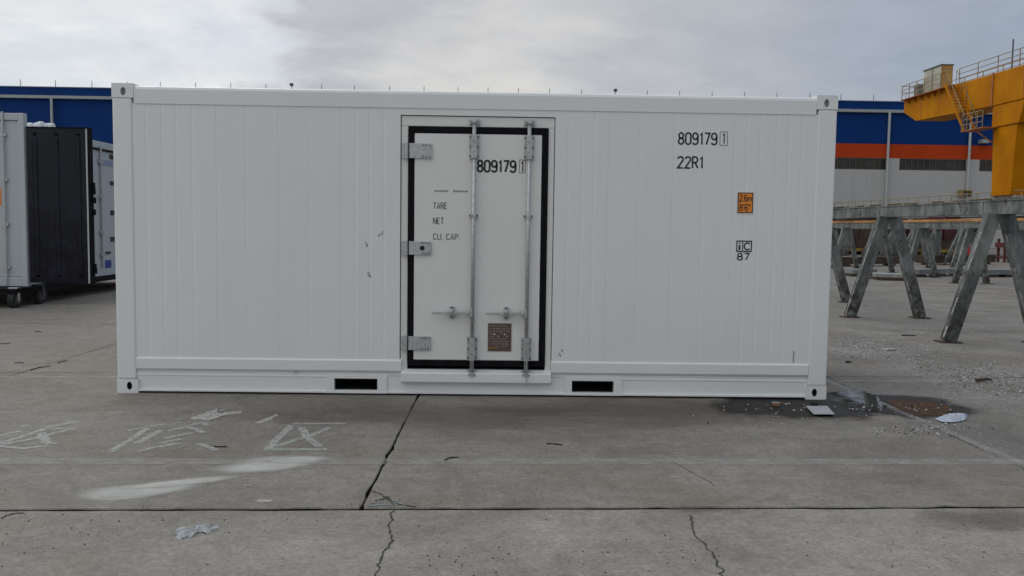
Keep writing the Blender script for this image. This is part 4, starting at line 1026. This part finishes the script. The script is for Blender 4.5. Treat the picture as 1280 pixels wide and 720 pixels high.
for r_, z_ in ((.033,.0305),(.033,.034),(.023,.034),(.023,.0305)): v += [(c0.x+r_*math.cos(2*math.pi*k/n), c0.y+r_*.8*math.sin(2*math.pi*k/n), z_) for k in range(n)]
mb.add(v, [(a*n+k, a*n+(k+1)%n, ((a+1)%4)*n+(k+1)%n, ((a+1)%4)*n+k) for a in range(4) for k in range(n)]); mb.build('rim', M['board'], rg)
def pebble(mb, p, s, mi=0):
    v = []; rot = random.random()*6.28
    for k in range(5):
        t = rot+k*1.2566; r_ = s*random.uniform(.7, 1.2); v.append((p.x+r_*math.cos(t), p.y+r_*.8*math.sin(t), p.z+.001))
    for k in range(5):
        t = rot+k*1.2566; r_ = s*random.uniform(.4, .7); v.append((p.x+r_*math.cos(t), p.y+r_*.8*math.sin(t), p.z+s*random.uniform(.5, .9)))
    mb.add(v, [tuple(range(5,10))]+[(k, (k+1)%5, 5+(k+1)%5, 5+k) for k in range(5)], mi)
def heap(name, n, fn, mats, label, cat='debris'):
    mb = MB()
    for k in range(n): p, s = fn(); pebble(mb, p, s, random.randrange(len(mats)))
    return tag(mb.build(name, None, mats=mats), label, cat, kind='stuff')
heap('puddle_litter', 95, lambda: (G(random.gauss(975, 32), 503+abs(random.gauss(0, 1))*11, .006), random.choice((.003,.004,.004,.006,.007,.012))), [M['gravelw'], M['concblock'], M['gravelw'], M['rust'], M['concblock'], M['dark']], 'pale grit and flakes scattered over the wet patch under the container edge')
heap('puddle_litter', 60, lambda: (G(random.uniform(1060, 1190), random.gauss(511, 5), .010), random.choice((.004,.006,.008,.012))), [M['gravelw'], M['concblock'], M['rust'], M['dark']], 'pale grit scattered round the puddle and mud')
def gv():
    if random.random() < .3: t = random.random(); c_ = (1040+t*250, 424+t*62, 30, 9)
    else: c_ = random.choice(((1060,430,22,4),(1095,432,25,5),(1150,447,30,6),(1190,462,26,5),(1225,478,30,5),(1262,487,30,5),(1240,466,30,7),(1075,441,30,6),(1160,536,30,5)))
    return G(random.gauss(c_[0], c_[2]), min(max(random.gauss(c_[1], c_[3]), 405), 545), .002), random.choice((.003,.005,.006,.009))
heap('gravel', 2600, gv, [M['gravelw'], M['gravelw'], M['concblock'], M['greysteel'], M['brown']], 'band of pale crushed gravel across the yard right of the container', 'gravel')
def grit():
    c_ = random.choice(((700,700,90,14),(300,650,200,8),(560,700,60,10),(930,690,150,16),(1200,670,80,22),(450,630,60,6),(60,670,60,20),(760,560,260,20),(640,650,640,60)))
    return G(random.gauss(c_[0], c_[2]), min(722, max(505, random.gauss(c_[1], c_[3]))), .001), random.choice((.0015,.002,.002,.003,.003,.005))
heap('gravel', 650, grit, [M['crack'], M['crack'], M['brown'], M['concblock']], 'fine dark grit strewn over the concrete in front', 'grit')
bk = G(1018, 508.5); MB_ = MB().tube((bk.x, bk.y, .004), (bk.x, bk.y, .035), .030, 12); tag(MB_.build('rubber_plug', M['dark']), 'black rubber plug on wet ground below the right corner casting', 'plug')
for lab, pts in (('long dark twig on the yard left of the container', ((38,462),(48,459),(63,457))), ('short dark twig nearest the container on the left', ((72,453),(78,451),(84,450))), ('dark twig closest to the left edge of the yard', ((-4,429),(6,429),(13,428.5))),
                 ('small dark twig between the long twig and the left edge', ((18,453),(25,452.5),(30,453))), ('dark scrap on the yard below the open door', ((43,414),(48,413.5),(52,414.5))), ('dark twig lying on concrete in front of the right fork pocket', ((683,553.5),(694,554),(703,555))), ('curved thin twig in front of the door near the painted line', ((556,574),(562,571),(573,570.5))),
                 ('dark strip beside the boxed cross character', ((267,557),(276,557.5),(284,557)))):
    mb = MB(); P = [G(*p, .010) for p in pts]
    for a_, b_ in zip(P, P[1:]): mb.tube(a_+Vector((0,0,-.005)), b_+Vector((0,0,-.005)), .0045, 6, .0035)
    tag(mb.build('twig', M['twig']), lab, 'twig', 'twigs on the yard')
c0 = G(1110, 438); mb = MB(); blobv = [(c0.x-.09, c0.y-.02, .004), (c0.x-.03, c0.y-.045, .006), (c0.x+.06, c0.y-.03, .004), (c0.x+.10, c0.y+.02, .005), (c0.x+.02, c0.y+.05, .006), (c0.x-.07, c0.y+.03, .004)]; mb.prism(blobv, (.01, .0, .016)); tag(mb.build('metal_scrap', M['galv']), 'shiny flattened metal scrap on the gravel right of the container', 'scrap')
c0 = G(1233, 478); mb = MB(); mb.tube((c0.x-.10, c0.y, .02), (c0.x+.02, c0.y+.02, .03), .018, 7, .015).tube((c0.x+.02, c0.y+.02, .03), (c0.x+.09, c0.y+.06, .016), .015, 7, .008); tag(mb.build('metal_scrap', M['brown']), 'dark bent scrap on the gravel near the right edge', 'scrap')
c0 = G(1062, 454); mb = MB(); mb.tube((c0.x-.04, c0.y, .014), (c0.x+.03, c0.y+.03, .012), .012, 7, .008); tag(mb.build('metal_scrap', M['twig']), 'small black scrap near the container right end', 'scrap')
c0 = G(1136, 420); mb = MB(); mb.tube((c0.x-.10, c0.y, .009), (c0.x+.10, c0.y+.01, .009), .009, 6, .006); tag(mb.build('twig', M['twig']), 'flat dark twig between the trestle feet', 'twig', 'twigs on the yard')

for o in bpy.data.objects:
    if o.parent is not None and o.name.split('.')[0] in ('lit_edge', 'hinge_bolt', 'latch_bolt', 'rivet', 'marking', 'faded_lettering', 'scuff_mark', 'keeper', 'rust_crust', 'rail_clip', 'stiffener', 'sleeper', 'foot', 'plate_print', 'worn_lettering', 'frame'): o['kind'] = 'stuff'
